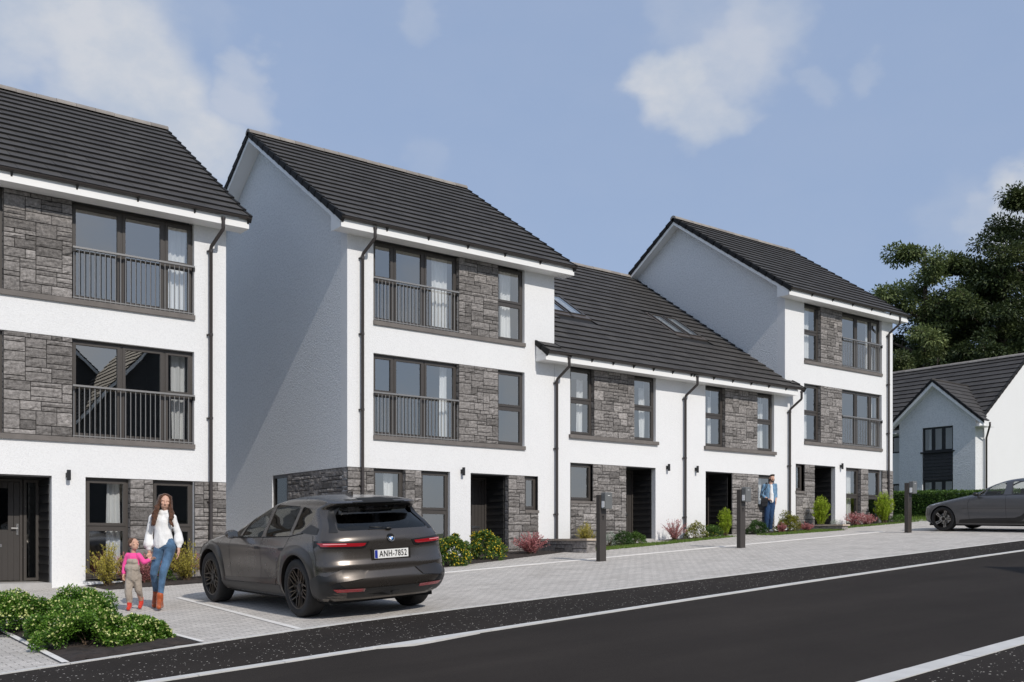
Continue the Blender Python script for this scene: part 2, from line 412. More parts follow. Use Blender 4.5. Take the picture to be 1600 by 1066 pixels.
M['footway'] = asphalt_mat('footway_asphalt', (.026, .022, .0195), specks=1.)
M['kerb'] = simple('pale_kerb', (.56, .555, .54), .85, var=.08, vscale=4., bump=.3, bscale=80.)
M['soil'] = simple('dark_soil', (.030, .022, .018), .95, var=.5, vscale=9., bump=1., bscale=25.)
M['field'] = simple('rough_grass_ground', (.07, .095, .035), .95, var=.4, vscale=.5)
M['grass'] = leaf_mat('grass_blades', (.07, .125, .02), (.19, .28, .05), .3)

mb = MB()      # one sheet to the horizon
xs = [-900, -400, -200, -100, -60] + list(range(-50, 91, 5)) + [100, 130, 200, 400, 900]
ys = [-900, -400, -200, -100, -60] + list(range(-50, 81, 5)) + [90, 130, 200, 400, 900]
mb.grid([[(x, y, gfar(x, y)-.06) for y in ys] for x in xs])
tag(mb.build('ground', M['field'], smooth=True), kind='structure')
sheet('road', far_y, line_y, -45, 60, 0, M['road'])
sheet('footway', line_y, pav_edge, -45, 60, .004, M['footway'])
sheet('pavement', lambda x: far_y(x)-2.6, lambda x: far_y(x)-.15, -45, 60, .022, M['footway'])
sheet('paving', pav_edge, lambda x: 21.1, -25, 36.5, .008, M['paving'])
sheet('driveway', lambda x: 21.1, lambda x: 36, 8.7, 11.5, .008, M['paving'], nx=8)
# flush edging strips and kerbs, in stones with fine joints
def kerb_run(name, f, x0, x1, w, top, L=.9, gap=.006, mat=None, below=.05):
    mb = MB(); x = x0
    while x < x1:
        xe = x+L-gap
        for (a, b) in ((f(x), f(xe)),):
            v = len(mb.v); j = rnd.uniform(-.0015, .0015)
            for (xx, yy) in ((x, a-w/2), (xe, b-w/2), (xe, b+w/2), (x, a+w/2)):
                mb.v.append((xx, yy, gz(xx, yy)-below)); 
            for (xx, yy) in ((x, a-w/2), (xe, b-w/2), (xe, b+w/2), (x, a+w/2)):
                mb.v.append((xx, yy, gz(xx, yy)+top+j))
            for q in ((4,5,6,7),(0,1,5,4),(1,2,6,5),(2,3,7,6),(3,0,4,7)): mb.face(tuple(v+k for k in q))
        x += L
    return tag(mb.build(name, mat or M['kerb']), kind='structure')
M['pale_strip'] = simple('pale_strip', (.72, .70, .67), .85, var=.05, vscale=6.)
kerb_run('paving_edging', pav_edge, -25, 45, .065, .016)
kerb_run('footway_kerb', line_y, -45, 60, .125, .014)
kerb_run('road_kerb', lambda x: far_y(x)-.09, -45, 60, .20, .03, L=.915)
kerb_run('paving_channel', lambda x: 17.1+.03*(x-11.7), 8.6, 27.4, .15, .016, L=.6, mat=M['pale_strip'])
# long strips running up the plot
def strip_y(name, x0, x1, y0, y1, w, lift=.015):
    mb = MB(); n = max(1, int(abs(y1-y0)/.6))
    for i in range(n):
        a, b = i/n, (i+1)/n-.008/n
        P = []
        for t in (a, b):
            x = x0+(x1-x0)*t; y = y0+(y1-y0)*t
            P.append([(x-w/2, y, gz(x-w/2, y)+lift), (x+w/2, y, gz(x+w/2, y)+lift)])
        mb.grid([[P[0][0], P[0][1]], [P[1][0], P[1][1]]], flip=True)
    return tag(mb.build(name, M['pale_strip']), kind='structure')
strip_y('driveway_edging', 5.72, 6.12, 11.62, 16.9, .09)
strip_y('bed_edging', 2.86, 3.0, 11.1, 15.6, .07, .03)
strip_y('bed_edging', 4.42, 4.42, 11.42, 12.9, .06, .03)
# dropped-kerb ramp stone in the road edge
mb = MB()
pts = [(5.55, 9.54), (5.98, 9.40), (6.25, 9.44), (7.0, 9.60), (7.0, 9.64)]
mb.prism(pts, lambda x, y: (x, y, gz(x, y)-.03), lambda x, y: (x, y, gz(x, y)+.024))
tag(mb.build('kerb_ramp', M['kerb']), kind='structure')

def soil(name, poly, h=.03, n=26):
    """mounded bed of crumbly soil"""
    xs = [p[0] for p in poly]; ys = [p[1] for p in poly]
    x0, x1, y0, y1 = min(xs), max(xs), min(ys), max(ys)
    mb = MB(); nx = max(4, int((x1-x0)/.05)); ny = max(4, int((y1-y0)/.05))
    def edge(x, y):
        d = 1e9
        for i in range(len(poly)):
            ax, ay = poly[i]; bx, by = poly[(i+1) % len(poly)]
            dx, dy = bx-ax, by-ay; L = math.hypot(dx, dy)
            d = min(d, (dx*(y-ay)-dy*(x-ax))/L)
        return d
    idx = {}
    for i in range(nx+1):
        for j in range(ny+1):
            x = x0+(x1-x0)*i/nx; y = y0+(y1-y0)*j/ny; e = edge(x, y)
            if e < -.03: continue
            k = min(1, max(0, e)/.12)
            z = gz(x, y)+.014+h*k*(.6+.5*noise.noise(Vector((x*5, y*5, 0))))+k*.018*noise.noise(Vector((x*19, y*19, 3)))
            idx[i, j] = len(mb.v); mb.v.append((x, y, z))
    for i in range(nx):
        for j in range(ny):
            q = [(i, j), (i+1, j), (i+1, j+1), (i, j+1)]
            if all(c in idx for c in q): mb.face(tuple(idx[c] for c in q))
    return tag(mb.build(name, M['soil'], smooth=True), kind='structure')
soil('soil', [(2.93, 11.18), (4.39, 11.46), (4.39, 15.3), (2.93, 15.3)], .05)
soil('soil', [(5.76, 19.5), (8.6, 19.2), (8.6, 20.95), (5.76, 20.95)])
soil('soil', [(11.7, 18.0), (16.85, 19.55), (16.85, 20.95), (11.7, 20.95)])
soil('soil', [(17.3, 19.7), (20.3, 20.0), (20.3, 20.95), (17.3, 20.95)])
soil('soil', [(21.7, 20.25), (23.8, 20.25), (23.8, 20.95), (21.7, 20.95)])
soil('soil', [(25.1, 19.9), (28.1, 20.0), (28.1, 20.95), (25.1, 20.95)])
soil('soil', [(30.6, 20.3), (34.0, 20.3), (34.0, 20.95), (30.6, 20.95)])

def turf(name, poly, dens=900, h=.05):
    xs = [p[0] for p in poly]; ys = [p[1] for p in poly]; x0, x1, y0, y1 = min(xs), max(xs), min(ys), max(ys)
    r = random.Random(3); mb = MB(); cnt = int((x1-x0)*(y1-y0)*dens)
    def inside(x, y):
        return all(((poly[(i+1) % len(poly)][0]-poly[i][0])*(y-poly[i][1])-(poly[(i+1) % len(poly)][1]-poly[i][1])*(x-poly[i][0])) > 0 for i in range(len(poly)))
    for _ in range(cnt):
        x, y = r.uniform(x0, x1), r.uniform(y0, y1)
        if not inside(x, y): continue
        a = r.uniform(0, 2*PI); w = r.uniform(.006, .011); hh = h*r.uniform(.6, 1.4); z = gz(x, y)+.01
        dx, dy = math.cos(a)*w, math.sin(a)*w; lx, ly = r.uniform(-.02, .02), r.uniform(-.02, .02)
        mb.tone = r.random(); mb.poly([(x-dx, y-dy, z), (x+dx, y+dy, z), (x+lx, y+ly, z+hh)])
    return tag(mb.build(name, M['grass'], tone=True), kind='stuff')
turf('grass', [(17.3, 19.05), (20.2, 19.35), (24.0, 20.0), (24.0, 20.3), (20.3, 20.05), (17.3, 19.75)], 1500)
turf('grass', [(24.9, 19.35), (28.1, 19.1), (28.1, 20.1), (24.9, 20.0)], 1300)
turf('grass', [(28.4, 19.6), (31.5, 19.9), (34.2, 20.0), (34.2, 20.4), (28.4, 20.4)], 900)
turf('grass', [(34.4, 14.0), (37.5, 14.0), (37.5, 30), (34.4, 30)], 260, .09)

# ---------------------------------------------------------------- stone facing
def stones(mb, u0, u1, v0, v1, mapf, r, unit=.092, holes=(), depth=.042):
    """random squared rubble: blocks of 1-3 units high packed in a grid; mapf(u, v, out)->xyz"""
    nu = max(1, round((u1-u0)/unit)); nv = max(1, round((v1-v0)/unit)); du = (u1-u0)/nu; dv = (v1-v0)/nv
    used = [[False]*nv for _ in range(nu)]
    for i in range(nu):
        for j in range(nv):
            cu, cv = u0+(i+.5)*du, v0+(j+.5)*dv
            if any(a < cu < b and c < cv < d for (a, b, c, d) in holes): used[i][j] = True
    mb.cur = 1
    rects = []
    for j in range(nv):
        for i in range(nu):
            if used[i][j]: continue
            h = r.choice((1, 1, 1, 1, 2, 2, 2, 2, 2, 3)); wd = r.choice((2, 3, 4, 4, 5, 5, 6)) if h < 3 else r.choice((3, 4))
            if h == 1: wd = r.choice((2, 3, 4, 5, 6))
            ww = 0
            while ww < wd and i+ww < nu and not used[i+ww][j]: ww += 1
            if i+ww < nu and not used[i+ww][j] and (i+ww+1 >= nu or used[i+ww+1][j]): ww += 1
            hh = 1
            while hh < h and j+hh < nv and all(not used[k][j+hh] for k in range(i, i+ww)): hh += 1
            for a in range(i, i+ww):
                for b in range(j, j+hh): used[a][b] = True
            rects.append((i, j, ww, hh))
    mb.cur = 0
    for (i, j, ww, hh) in rects:
        a, b = u0+i*du+.007, u0+(i+ww)*du-.007; c, d = v0+j*dv+.008, v0+(j+hh)*dv-.008
        mb.tone = min(1, max(0, r.gauss(.5, .24))); k = r.uniform(.3, 1.)
        na, nb = max(2, ww), max(2, hh*2); sd = r.uniform(0, 99)
        tu, tv = r.uniform(-.5, .5), r.uniform(-.5, .5)
        P = []
        for p in range(na+3):
            s = min(max((p-1)/na, 0), 1); row = []
            for q in range(nb+3):
                t = min(max((q-1)/nb, 0), 1)
                rim = p in (0, na+2) or q in (0, nb+2)
                border = s in (0, 1) or t in (0, 1)
                o = -.03 if rim else (depth*(.15 if border else (.55+.5*tu*(s-.5)+.5*tv*(t-.5))*k) + .022*noise.noise(Vector((s*3.1+sd, t*3.3, sd)))+.004)
                js = r.uniform(-.12, .12)/na if not border else 0; jt = r.uniform(-.12, .12)/nb if not border else 0
                row.append(mapf(a+(b-a)*(s+js), c+(d-c)*(t+jt), o))
            P.append(row)
        mb.grid(P)
    # mortar backing
    mb.cur = 1; mb.tone = .5
    for (i, j, ww, hh) in rects:
        a, b = u0+i*du, u0+(i+ww)*du; c, d = v0+j*dv, v0+(j+hh)*dv
        mb.poly([mapf(a, c, -.008), mapf(b, c, -.008), mapf(b, d, -.008), mapf(a, d, -.008)])
def stone_part(parent, x0, x1, z0, z1, seed, y=21., holes=(), sides=True, back=.14):
    mb = MB(); r = random.Random(seed)
    stones(mb, x0, x1, z0, z1, lambda u, v, o: (u, y-.012-o, v), r, holes=holes)
    if sides:     # returns of the panel, also faced in stone
        for (xx, sg) in ((x0, -1), (x1, 1)):
            stones(mb, y-.01, y+back, z0, z1, (lambda u, v, o: (xx+sg*(o*.3-.004), u, v)), r, unit=.098)
    return mb.build('stone_panel', [M['stone'], M['mortar']], parent, tone=True)

# ---------------------------------------------------------------- walls with openings
def wall_x(mb, x0, x1, z0, z1, y, th, openings, zb=None):
    """wall in the XZ plane, outer face at y, openings (x0,x1,z0,z1)"""
    X = sorted({x0, x1, *[v for o in openings for v in o[:2]]}); Z = sorted({z0, z1, *[v for o in openings for v in o[2:4]]})
    X = [v for v in X if x0 <= v <= x1]; Z = [v for v in Z if z0 <= v <= z1]
    def op(i, j):
        if i < 0 or j < 0 or i >= len(X)-1 or j >= len(Z)-1: return True
        cx, cz = (X[i]+X[i+1])/2, (Z[j]+Z[j+1])/2
        return any(a < cx < b and c < cz < d for (a, b, c, d) in [o[:4] for o in openings])
    for i in range(len(X)-1):
        for j in range(len(Z)-1):
            if op(i, j): continue
            a, b, c, d = X[i], X[i+1], Z[j], Z[j+1]
            mb.poly([(a, y, c), (b, y, c), (b, y, d), (a, y, d)])
            mb.poly([(a, y+th, c), (a, y+th, d), (b, y+th, d), (b, y+th, c)])
            if op(i-1, j): mb.poly([(a, y, c), (a, y, d), (a, y+th, d), (a, y+th, c)])
            if op(i+1, j): mb.poly([(b, y, c), (b, y+th, c), (b, y+th, d), (b, y, d)])
            if op(i, j-1): mb.poly([(a, y, c), (a, y+th, c), (b, y+th, c), (b, y, c)])
            if op(i, j+1): mb.poly([(a, y, d), (b, y, d), (b, y+th, d), (a, y+th, d)])

def curtain_mesh(mb, x0, x1, z0, z1, y, seed=0):
    r = random.Random(seed); n = max(8, int((x1-x0)/.018)); P = []; ph = r.uniform(0, 6)
    f = r.uniform(52, 64)
    for i in range(n+1):
        x = x0+(x1-x0)*i/n; row = []
        for j in range(9):
            t = j/8; z = z1+(z0-z1)*t
            d = .028*math.sin(x*f+ph+.5*math.sin(3*t+ph))*(.6+.5*t)+.012*math.sin(x*23+ph*2)
            row.append((x+.01*math.sin(t*4+ph+x*9), y+d, z))
        P.append(row)
    mb.grid(P)

def window(parent, x0, x1, z0, z1, y=21., rec=.10, mull=(), trans=(), curt=(), seed=0, sash=True, name='window', glass='glass'):
    """dark framed window set back in the wall. mull: x of mullion centres; trans: (xa, xb, z) bars; curt: (xa, xb)"""
    yf = y+rec; F = .055; D = .07
    mb = MB()
    mb.box(x0, x0+F, yf, yf+D, z0, z1); mb.box(x1-F, x1, yf, yf+D, z0, z1)
    mb.box(x0+F, x1-F, yf, yf+D, z0, z0+F); mb.box(x0+F, x1-F, yf, yf+D, z1-F, z1)
    ms = sorted(mull); cells = []
    for m_ in ms: mb.box(m_-.035, m_+.035, yf+.002, yf+D-.002, z0+F, z1-F)
    ed = [x0+F] + [v for m_ in ms for v in (m_-.035, m_+.035)] + [x1-F]
    for k in range(0, len(ed), 2):
        a, b = ed[k], ed[k+1]; zs = [z0+F]
        for (ta, tb, tz) in sorted(trans, key=lambda q: q[2]):
            if ta < (a+b)/2 < tb:
                mb.box(a, b, yf+.004, yf+D-.004, tz-.035, tz+.035); zs += [tz-.035, tz+.035]
        zs.append(z1-F)
        for q in range(0, len(zs), 2): cells.append((a, b, zs[q], zs[q+1]))
    win = mb.build(name, M['frame'], parent)
    sb = MB(); gb = MB(); S = .045
    for (a, b, c, d) in cells:
        if sash:
            ys = yf-.012
            sb.box(a-.012, a+S, ys, ys+.05, c-.012, d+.012); sb.box(b-S, b+.012, ys, ys+.05, c-.012, d+.012)
            sb.box(a+S, b-S, ys, ys+.05, c-.012, c+S); sb.box(a+S, b-S, ys, ys+.05, d-S, d+.012)
            q = S
        else: q = 0
        gb.poly([(a+q-.004, yf+.02, c+q-.004), (b-q+.004, yf+.02, c+q-.004), (b-q+.004, yf+.02, d-q+.004), (a+q-.004, yf+.02, d-q+.004)])
    if sash: sb.build('sash', M['frame'], win)
    gb.build('pane', M[glass], win)
    for k, (a, b) in enumerate(curt):
        cm = MB(); curtain_mesh(cm, a, b, z0+.03, z1-.04, yf+.24, seed*7+k); cm.build('curtain', M['curtain'], win, smooth=True)
    return win

def railing(parent, x0, x1, zb, zt, y=21.):
    mb = MB(); yy = y-.015
    mb.box(x0-.005, x1+.005, yy-.03, yy+.025, zt-.035, zt)
    mb.box(x0, x1, yy-.012, yy+.012, zb+.03, zb+.05)
    rl = mb.build('railing', M['rail'], parent)
    n = int(round((x1-x0)/.1))
    for i in range(n+1):
        bb = MB(); x = x0+.02+(x1-x0-.04)*i/n; bb.tube([(x, yy, zb+.0), (x, yy, zt-.035)], .0085, 6, caps=False); bb.build('baluster', M['rail'], rl)
    for x in (x0+.01, x1-.01):
        fx = MB(); fx.box(x-.02, x+.02, yy-.02, yy+.07, zt-.11, zt-.036); fx.build('bracket', M['black'], rl)
    return rl

def downpipe(parent, x, ztop, zbot, y=21., over=.42, r=.038):
    mb = MB(); yo = y-over-.02; yi = y-.075
    mb.tube([(x+.12, yo, ztop), (x+.12, yo, ztop-.20), (x+.115, yo+.01, ztop-.23), (x+.005, yi-.02, ztop-.52), (x, yi, ztop-.56), (x, yi, zbot+.12), (x, yi-.02, zbot+.06), (x, yi-.10, zbot+.0)], r, 10)
    z = ztop-.62
    while z > zbot+.3:
        mb.tube([(x, yi, z-.025), (x, yi, z+.025)], r+.008, 10)
        mb.box(x-.07, x+.05, yi+.01, y+.005, z-.012, z+.012)
        z -= 1.75
    mb.tube([(x+.12, yo, ztop-.02), (x+.12, yo, ztop+.03)], r+.01, 10)
    return mb.build('downpipe', M['gutter'], parent, smooth=True, angle=40)

def wall_light(parent, x, z, y=21.):
    mb = MB(); mb.tube([(x+.01, y-.085, z-.10), (x+.01, y-.085, z+.10)], .038, 14)
    mb.box(x-.03, x+.03, y-.05, y-.001, z-.045, z+.045)
    return mb.build('wall_light', M['black'], parent, smooth=True, angle=40)

# ---------------------------------------------------------------- roofs
def roof_side(parent, x0, x1, ye, ze, yr, zr, cuts=(), name='roof_slope', mapf=None, seed=1, gauge=.385, tw=.40, back=False):
    """courses of thin flat tiles from the eave (ye,ze) up to the ridge (yr,zr)"""
    if mapf is None: mapf = lambda x, y, z: (x, y, z)
    L = math.hypot(yr-ye, zr-ze); n = max(1, round(L/gauge)); r = random.Random(seed)
    sy, sz = (yr-ye)/L, (zr-ze)/L; ny, nz = -sz, sy
    if ny*1 > 0 and False: pass
    if nz < 0: ny, nz = -ny, -nz
    T = .044; mb = MB()
    for i in range(n):
        a = i*L/n; b = (i+1)*L/n+.02; off = (i % 2)*tw/2; x = x0-off
        while x < x1:
            xa, xb = max(x, x0), min(x+tw-.004, x1)
            x += tw
            if xb-xa < .02: continue
            if any(xb > c[0] and xa < c[1] and b > c[2] and a < c[3] for c in cuts): 
                hit = [c for c in cuts if xb > c[0] and xa < c[1] and b > c[2] and a < c[3]][0]
                if xa >= hit[0] and xb <= hit[1]: continue
                if xa < hit[0]: xb = hit[0]
                elif xb > hit[1]: xa = hit[1]
                if xb-xa < .02: continue
            mb.tone = min(1, max(0, r.gauss(.5, .22))); j = r.uniform(-.003, .003); j2 = r.uniform(-.003, .003)
            def pt(xx, s, h): return mapf(xx, ye+sy*s+ny*h, ze+sz*s+nz*h)
            p0, p1 = pt(xa, a, T+j), pt(xb, a, T+j2); p2, p3 = pt(xb, b, .003), pt(xa, b, .003)
            q0, q1 = pt(xa, a, -.004), pt(xb, a, -.004)
            mb.cur = 0; mb.poly([p0, p1, p2, p3]); mb.cur = 1; mb.poly([q0, q1, p1, p0])
            mb.poly([q0, p0, p3]); mb.poly([p1, q1, p2])
    mb.cur = 1
    for (xa, xb) in ((x0+.003, x1-.003),):
        A = [(xa, xb, 0, L)]
        for c in cuts:
            A2 = []
            for (p, q, s, t) in A:
                if c[0] >= q or c[1] <= p: A2.append((p, q, s, t)); continue
                A2 += [(p, c[0], s, t), (c[1], q, s, t), (max(p, c[0]), min(q, c[1]), s, c[2]), (max(p, c[0]), min(q, c[1]), c[3], t)]
            A = [z for z in A2 if z[1]-z[0] > .01 and z[3]-z[2] > .01]
        for (p, q, s, t) in A:
            mb.poly([mapf(xx, ye+sy*ss-ny*.012, ze+sz*ss-nz*.012) for (xx, ss) in ((p, s), (q, s), (q, t), (p, t))])
    return mb.build(name, [M['tile'], M['tile_edge']], parent, tone=True)
def verge(parent, x, w, ye, ze, yr, zr, seed=0, gauge=.385, mapf=None):
    if mapf is None: mapf = lambda x, y, z: (x, y, z)
    L = math.hypot(yr-ye, zr-ze); n = max(1, round(L/gauge)); sy, sz = (yr-ye)/L, (zr-ze)/L
    ny, nz = (-sz, sy) if sy > 0 else (sz, -sy)
    mb = MB()
    for i in range(n):
        a, b = i*L/n-.02, (i+1)*L/n+.015
        P = []
        for (s, lo, hi) in ((a, -.10, .062), (b, -.085, .026)):
            P.append([mapf(xx, ye+sy*s+ny*h, ze+sz*s+nz*h) for (xx, h) in ((x, lo), (x+w, lo), (x+w, hi), (x, hi))])
        v = len(mb.v); mb.v += P[0]+P[1]
        for q in ((0,1,2,3),(4,7,6,5),(0,4,5,1),(1,5,6,2),(2,6,7,3),(3,7,4,0)): mb.face(tuple(v+k for k in q))
    return mb.build('verge_cap', M['tile_edge'], parent)
def ridge(parent, x0, x1, y, z, seed=0, mapf=None):
    if mapf is None: mapf = lambda x, y, z: (x, y, z)
    mb = MB(); n = max(1, round((x1-x0)/.45)); r = random.Random(seed)
    for i in range(n):
        a, b = x0+(x1-x0)*i/n, x0+(x1-x0)*(i+1)/n-.006; mb.tone = r.random(); j = r.uniform(-.004, .004)
        P = [[mapf(xx, y+.135*math.cos(t), z-.045+.125*math.sin(t)+j) for t in [PI*k/10 for k in range(11)]] for xx in (a, b)]
        mb.grid(P)
        for row in P: mb.poly(row if row is P[0] else row[::-1])
    return mb.build('ridge_tile_row', M['ridge'], parent, tone=True)
def gutter(parent, x0, x1, y, z, r=.062, brk=1.15, mapf=None):
    if mapf is None: mapf = lambda x, y, z: (x, y, z)
    mb = MB(); k = 8
    ang = [PI+PI*i/k for i in range(k+1)]
    outer = [(math.cos(t)*r, math.sin(t)*r) for t in ang]; inner = [(math.cos(t)*(r-.008), math.sin(t)*(r-.008)) for t in ang[::-1]]
    mb.prism(outer+inner, lambda u, v: mapf(x0, y+u, z+v), lambda u, v: mapf(x1, y+u, z+v))
    for xx in (x0, x1-.004):
        mb.prism(outer, lambda u, v: mapf(xx, y+u, z+v), lambda u, v: mapf(xx+.004, y+u, z+v))
    g = mb.build('gutter', M['gutter'], parent, smooth=True, angle=35)
    n = max(1, round((x1-x0)/brk))
    for i in range(n+1):
        bb = MB(); x = x0+.06+(x1-x0-.12)*i/n
        bb.prism([(r-.004, -r-.075), (-r*.75, -r*.80), (-r*.2, -r), (r*.2, -r), (r-.002, -r*.2)], lambda u, v: mapf(x-.016, y+u, z+v), lambda u, v: mapf(x+.016, y+u, z+v)); bb.build('gutter_bracket', M['black'], g)
    return g
M['step'] = simple('grey_step', (.40, .39, .38), .85, var=.1, vscale=6., bump=.3, bscale=80.)
# ---------------------------------------------------------------- townhouses
def slope_fn(ye, ze, k, yr):
    return lambda y: ze + k*(y-ye) if y <= yr else ze + k*(2*yr-y-ye)
def gable_wall(mb, x, th, y0, y1, zbot, zs, top, openings=()):
    """wall in the YZ plane, outer face at x (th>0 goes to +x); rectangle up to zs then the gable"""
    t = MB(); wall_x(t, y0, y1, zbot, zs, 0, abs(th), openings)
    sg = 1 if th > 0 else -1
    for f in t.f: mb.poly([(x+sg*t.v[i][1], t.v[i][0], t.v[i][2]) for i in f])
    ym = top[1]; pts = [(y0, zs), (y1, zs), (y1, top[0](y1)), (ym, top[0](ym)), (y0, top[0](y0))]
    mb.poly([(x, a, b) for a, b in pts]); mb.poly([(x+th, a, b) for a, b in pts])
def rake(parent, x, w, ye, ze, yr, k, tail_y, tail_z, front=20.58, back=True):
    """white bargeboard, sloping soffit and boxed eave end on a gable; x = outer face, w = signed width to wall"""
    mb = MB(); sg = 1 if w > 0 else -1; t = .022*sg; top = lambda y: ze+k*(y-ye)-.035 if y <= yr else ze+k*(2*yr-y-ye)-.035
    b = .19
    pts = [(front, tail_z), (tail_y, tail_z), (tail_y, top(tail_y)-b), (yr, top(yr)-b), (yr, top(yr)), (front, top(front))]
    mb.prism(pts, lambda u, v: (x, u, v), lambda u, v: (x+t, u, v))
    ye2 = 2*yr-front
    pts = [(yr, top(yr)-b), (ye2, top(ye2)-b), (ye2, top(ye2)), (yr, top(yr))]
    mb.prism(pts, lambda u, v: (x, u, v), lambda u, v: (x+t, u, v))
    o = mb.build('bargeboard', M['upvc'], parent)
    sb = MB(); c = .012
    for (a, e) in ((tail_y, yr), (yr, ye2)):
        A = [(x+t, a, top(a)-b+c), (x+w-.002*sg, a, top(a)-b+c), (x+w-.002*sg, e, top(e)-b+c), (x+t, e, top(e)-b+c)]
        sb.poly(A)
    sb.build('soffit', M['upvc'], o)
    return o
def eaves(parent, x0, x1, zb, zt, y=21., front=20.58, ends=True):
    mb = MB()
    mb.box(x0, x1, front, front+.022, zb, zt)
    mb.box(x0+.002, x1-.002, front+.022, y-.002, zb+.006, zb+.02)
    if ends:
        for (a, b) in ((x0, x0+.022), (x1-.022, x1)): mb.box(a, b, front+.0225, y-.002, zb+.0205, zt-.02)
    return mb.build('fascia', M['upvc'], parent)
def porch(parent, xa, xb, F, depth=.9, y=21., flip=False, H=2.05):
    """recess with boarded side walls, door, sidelight"""
    yb = y+depth; mb = MB()
    n = 12; hb = (H)/n
    for (x, sg) in ((xa, 1), (xb, -1)):
        for i in range(n):
            z = F+i*hb
            mb.prism([(0, z), (.030, z+.004), (.012, z+hb-.004), (0, z+hb-.004)], lambda u, v: (x+sg*u, y+.16, v), lambda u, v: (x+sg*u, yb, v))
        mb.box(min(x, x+sg*.004), max(x, x+sg*.004), y+.158, yb, F, F+H)
    mb.box(xa, xb, y+.002, yb, F+H-.03, F+H-.004)
    mb.build('porch_cladding', M['clad'], parent)
    s = MB(); s.box(xa+.003, xb-.003, y+.01, yb+.05, F-.35, F); s.build('door_step', M['step'], parent)
    w = xb-xa; W0 = .84
    if flip: d0, d1, l0, l1 = xb-.02-W0, xb-.02, xa+.02, xb-.04-W0
    else: d0, d1, l0, l1 = xa+.02, xa+.02+W0, xa+.04+W0, xb-.02
    # door leaf in upright boards, tall glass strip, letter plate, handle
    dm = MB(); fr = MB()
    fr.box(d0, d0+.05, yb, yb+.08, F+.02, F+H-.04); fr.box(d1-.05, d1, yb, yb+.08, F+.02, F+H-.04); fr.box(d0+.05, d1-.05, yb, yb+.08, F+H-.09, F+H-.04)
    fr.box(d0, d1, yb-.03, yb+.08, F, F+.02)
    gx0, gx1 = (d0+.24, d0+.42) if flip else (d1-.44, d1-.26)
    gx0, gx1 = (d0+.14, d0+.30) if flip else (d1-.60, d1-.30)
    gz0, gz1 = F+1.02, F+H-.22; a = d0+.05; bw = (d1-d0-.10)/7
    for i in range(7):
        xa_, xb_ = a+i*bw+.004, a+(i+1)*bw-.004
        for (za, zb_) in ((F+.03, gz0), (gz0, gz1), (gz1, F+H-.10)):
            if za == gz0 and xb_ > gx0 and xa_ < gx1: continue
            dm.box(xa_, xb_, yb+.02, yb+.06, za, zb_)
    dm.box(a, d1-.05, yb+.03, yb+.055, F+.03, gz0); 
    door = dm.build('door', M['door'], parent)
    fr.build('door_frame', M['frame'], door)
    g = MB(); g.box(gx0-.05, gx1+.05, yb+.022, yb+.03, gz0, gz1); g.build('pane', M['glass_dark'], door)
    hx = d0+.09 if flip else d1-.09
    h = MB(); h.box(hx-.018, hx+.018, yb+.005, yb+.02, F+.92, F+1.14); sgn = 1 if flip else -1
    h.tube([(hx, yb+.01, F+1.05), (hx, yb-.035, F+1.05), (hx+sgn*.12, yb-.035, F+1.05)], .009, 8)
    h.build('handle', M['metal_light'], door, smooth=True, angle=40)
    lp = MB(); c = (d0+d1)/2-(.08 if not flip else -.08); lp.box(c-.13, c+.13, yb+.008, yb+.02, F+.68, F+.74); lp.build('letter_plate', M['metal_light'], door)
    window(parent, l0, l1, F+.02, F+H-.04, y=yb, rec=0, sash=False, name='sidelight', glass='glass_dark')
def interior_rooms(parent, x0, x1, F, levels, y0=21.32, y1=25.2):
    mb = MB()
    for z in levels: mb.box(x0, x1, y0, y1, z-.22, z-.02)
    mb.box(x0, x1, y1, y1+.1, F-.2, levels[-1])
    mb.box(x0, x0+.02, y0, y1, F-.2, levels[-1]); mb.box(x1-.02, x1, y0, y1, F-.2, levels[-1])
    return mb.build('interior', M['interior'], parent)

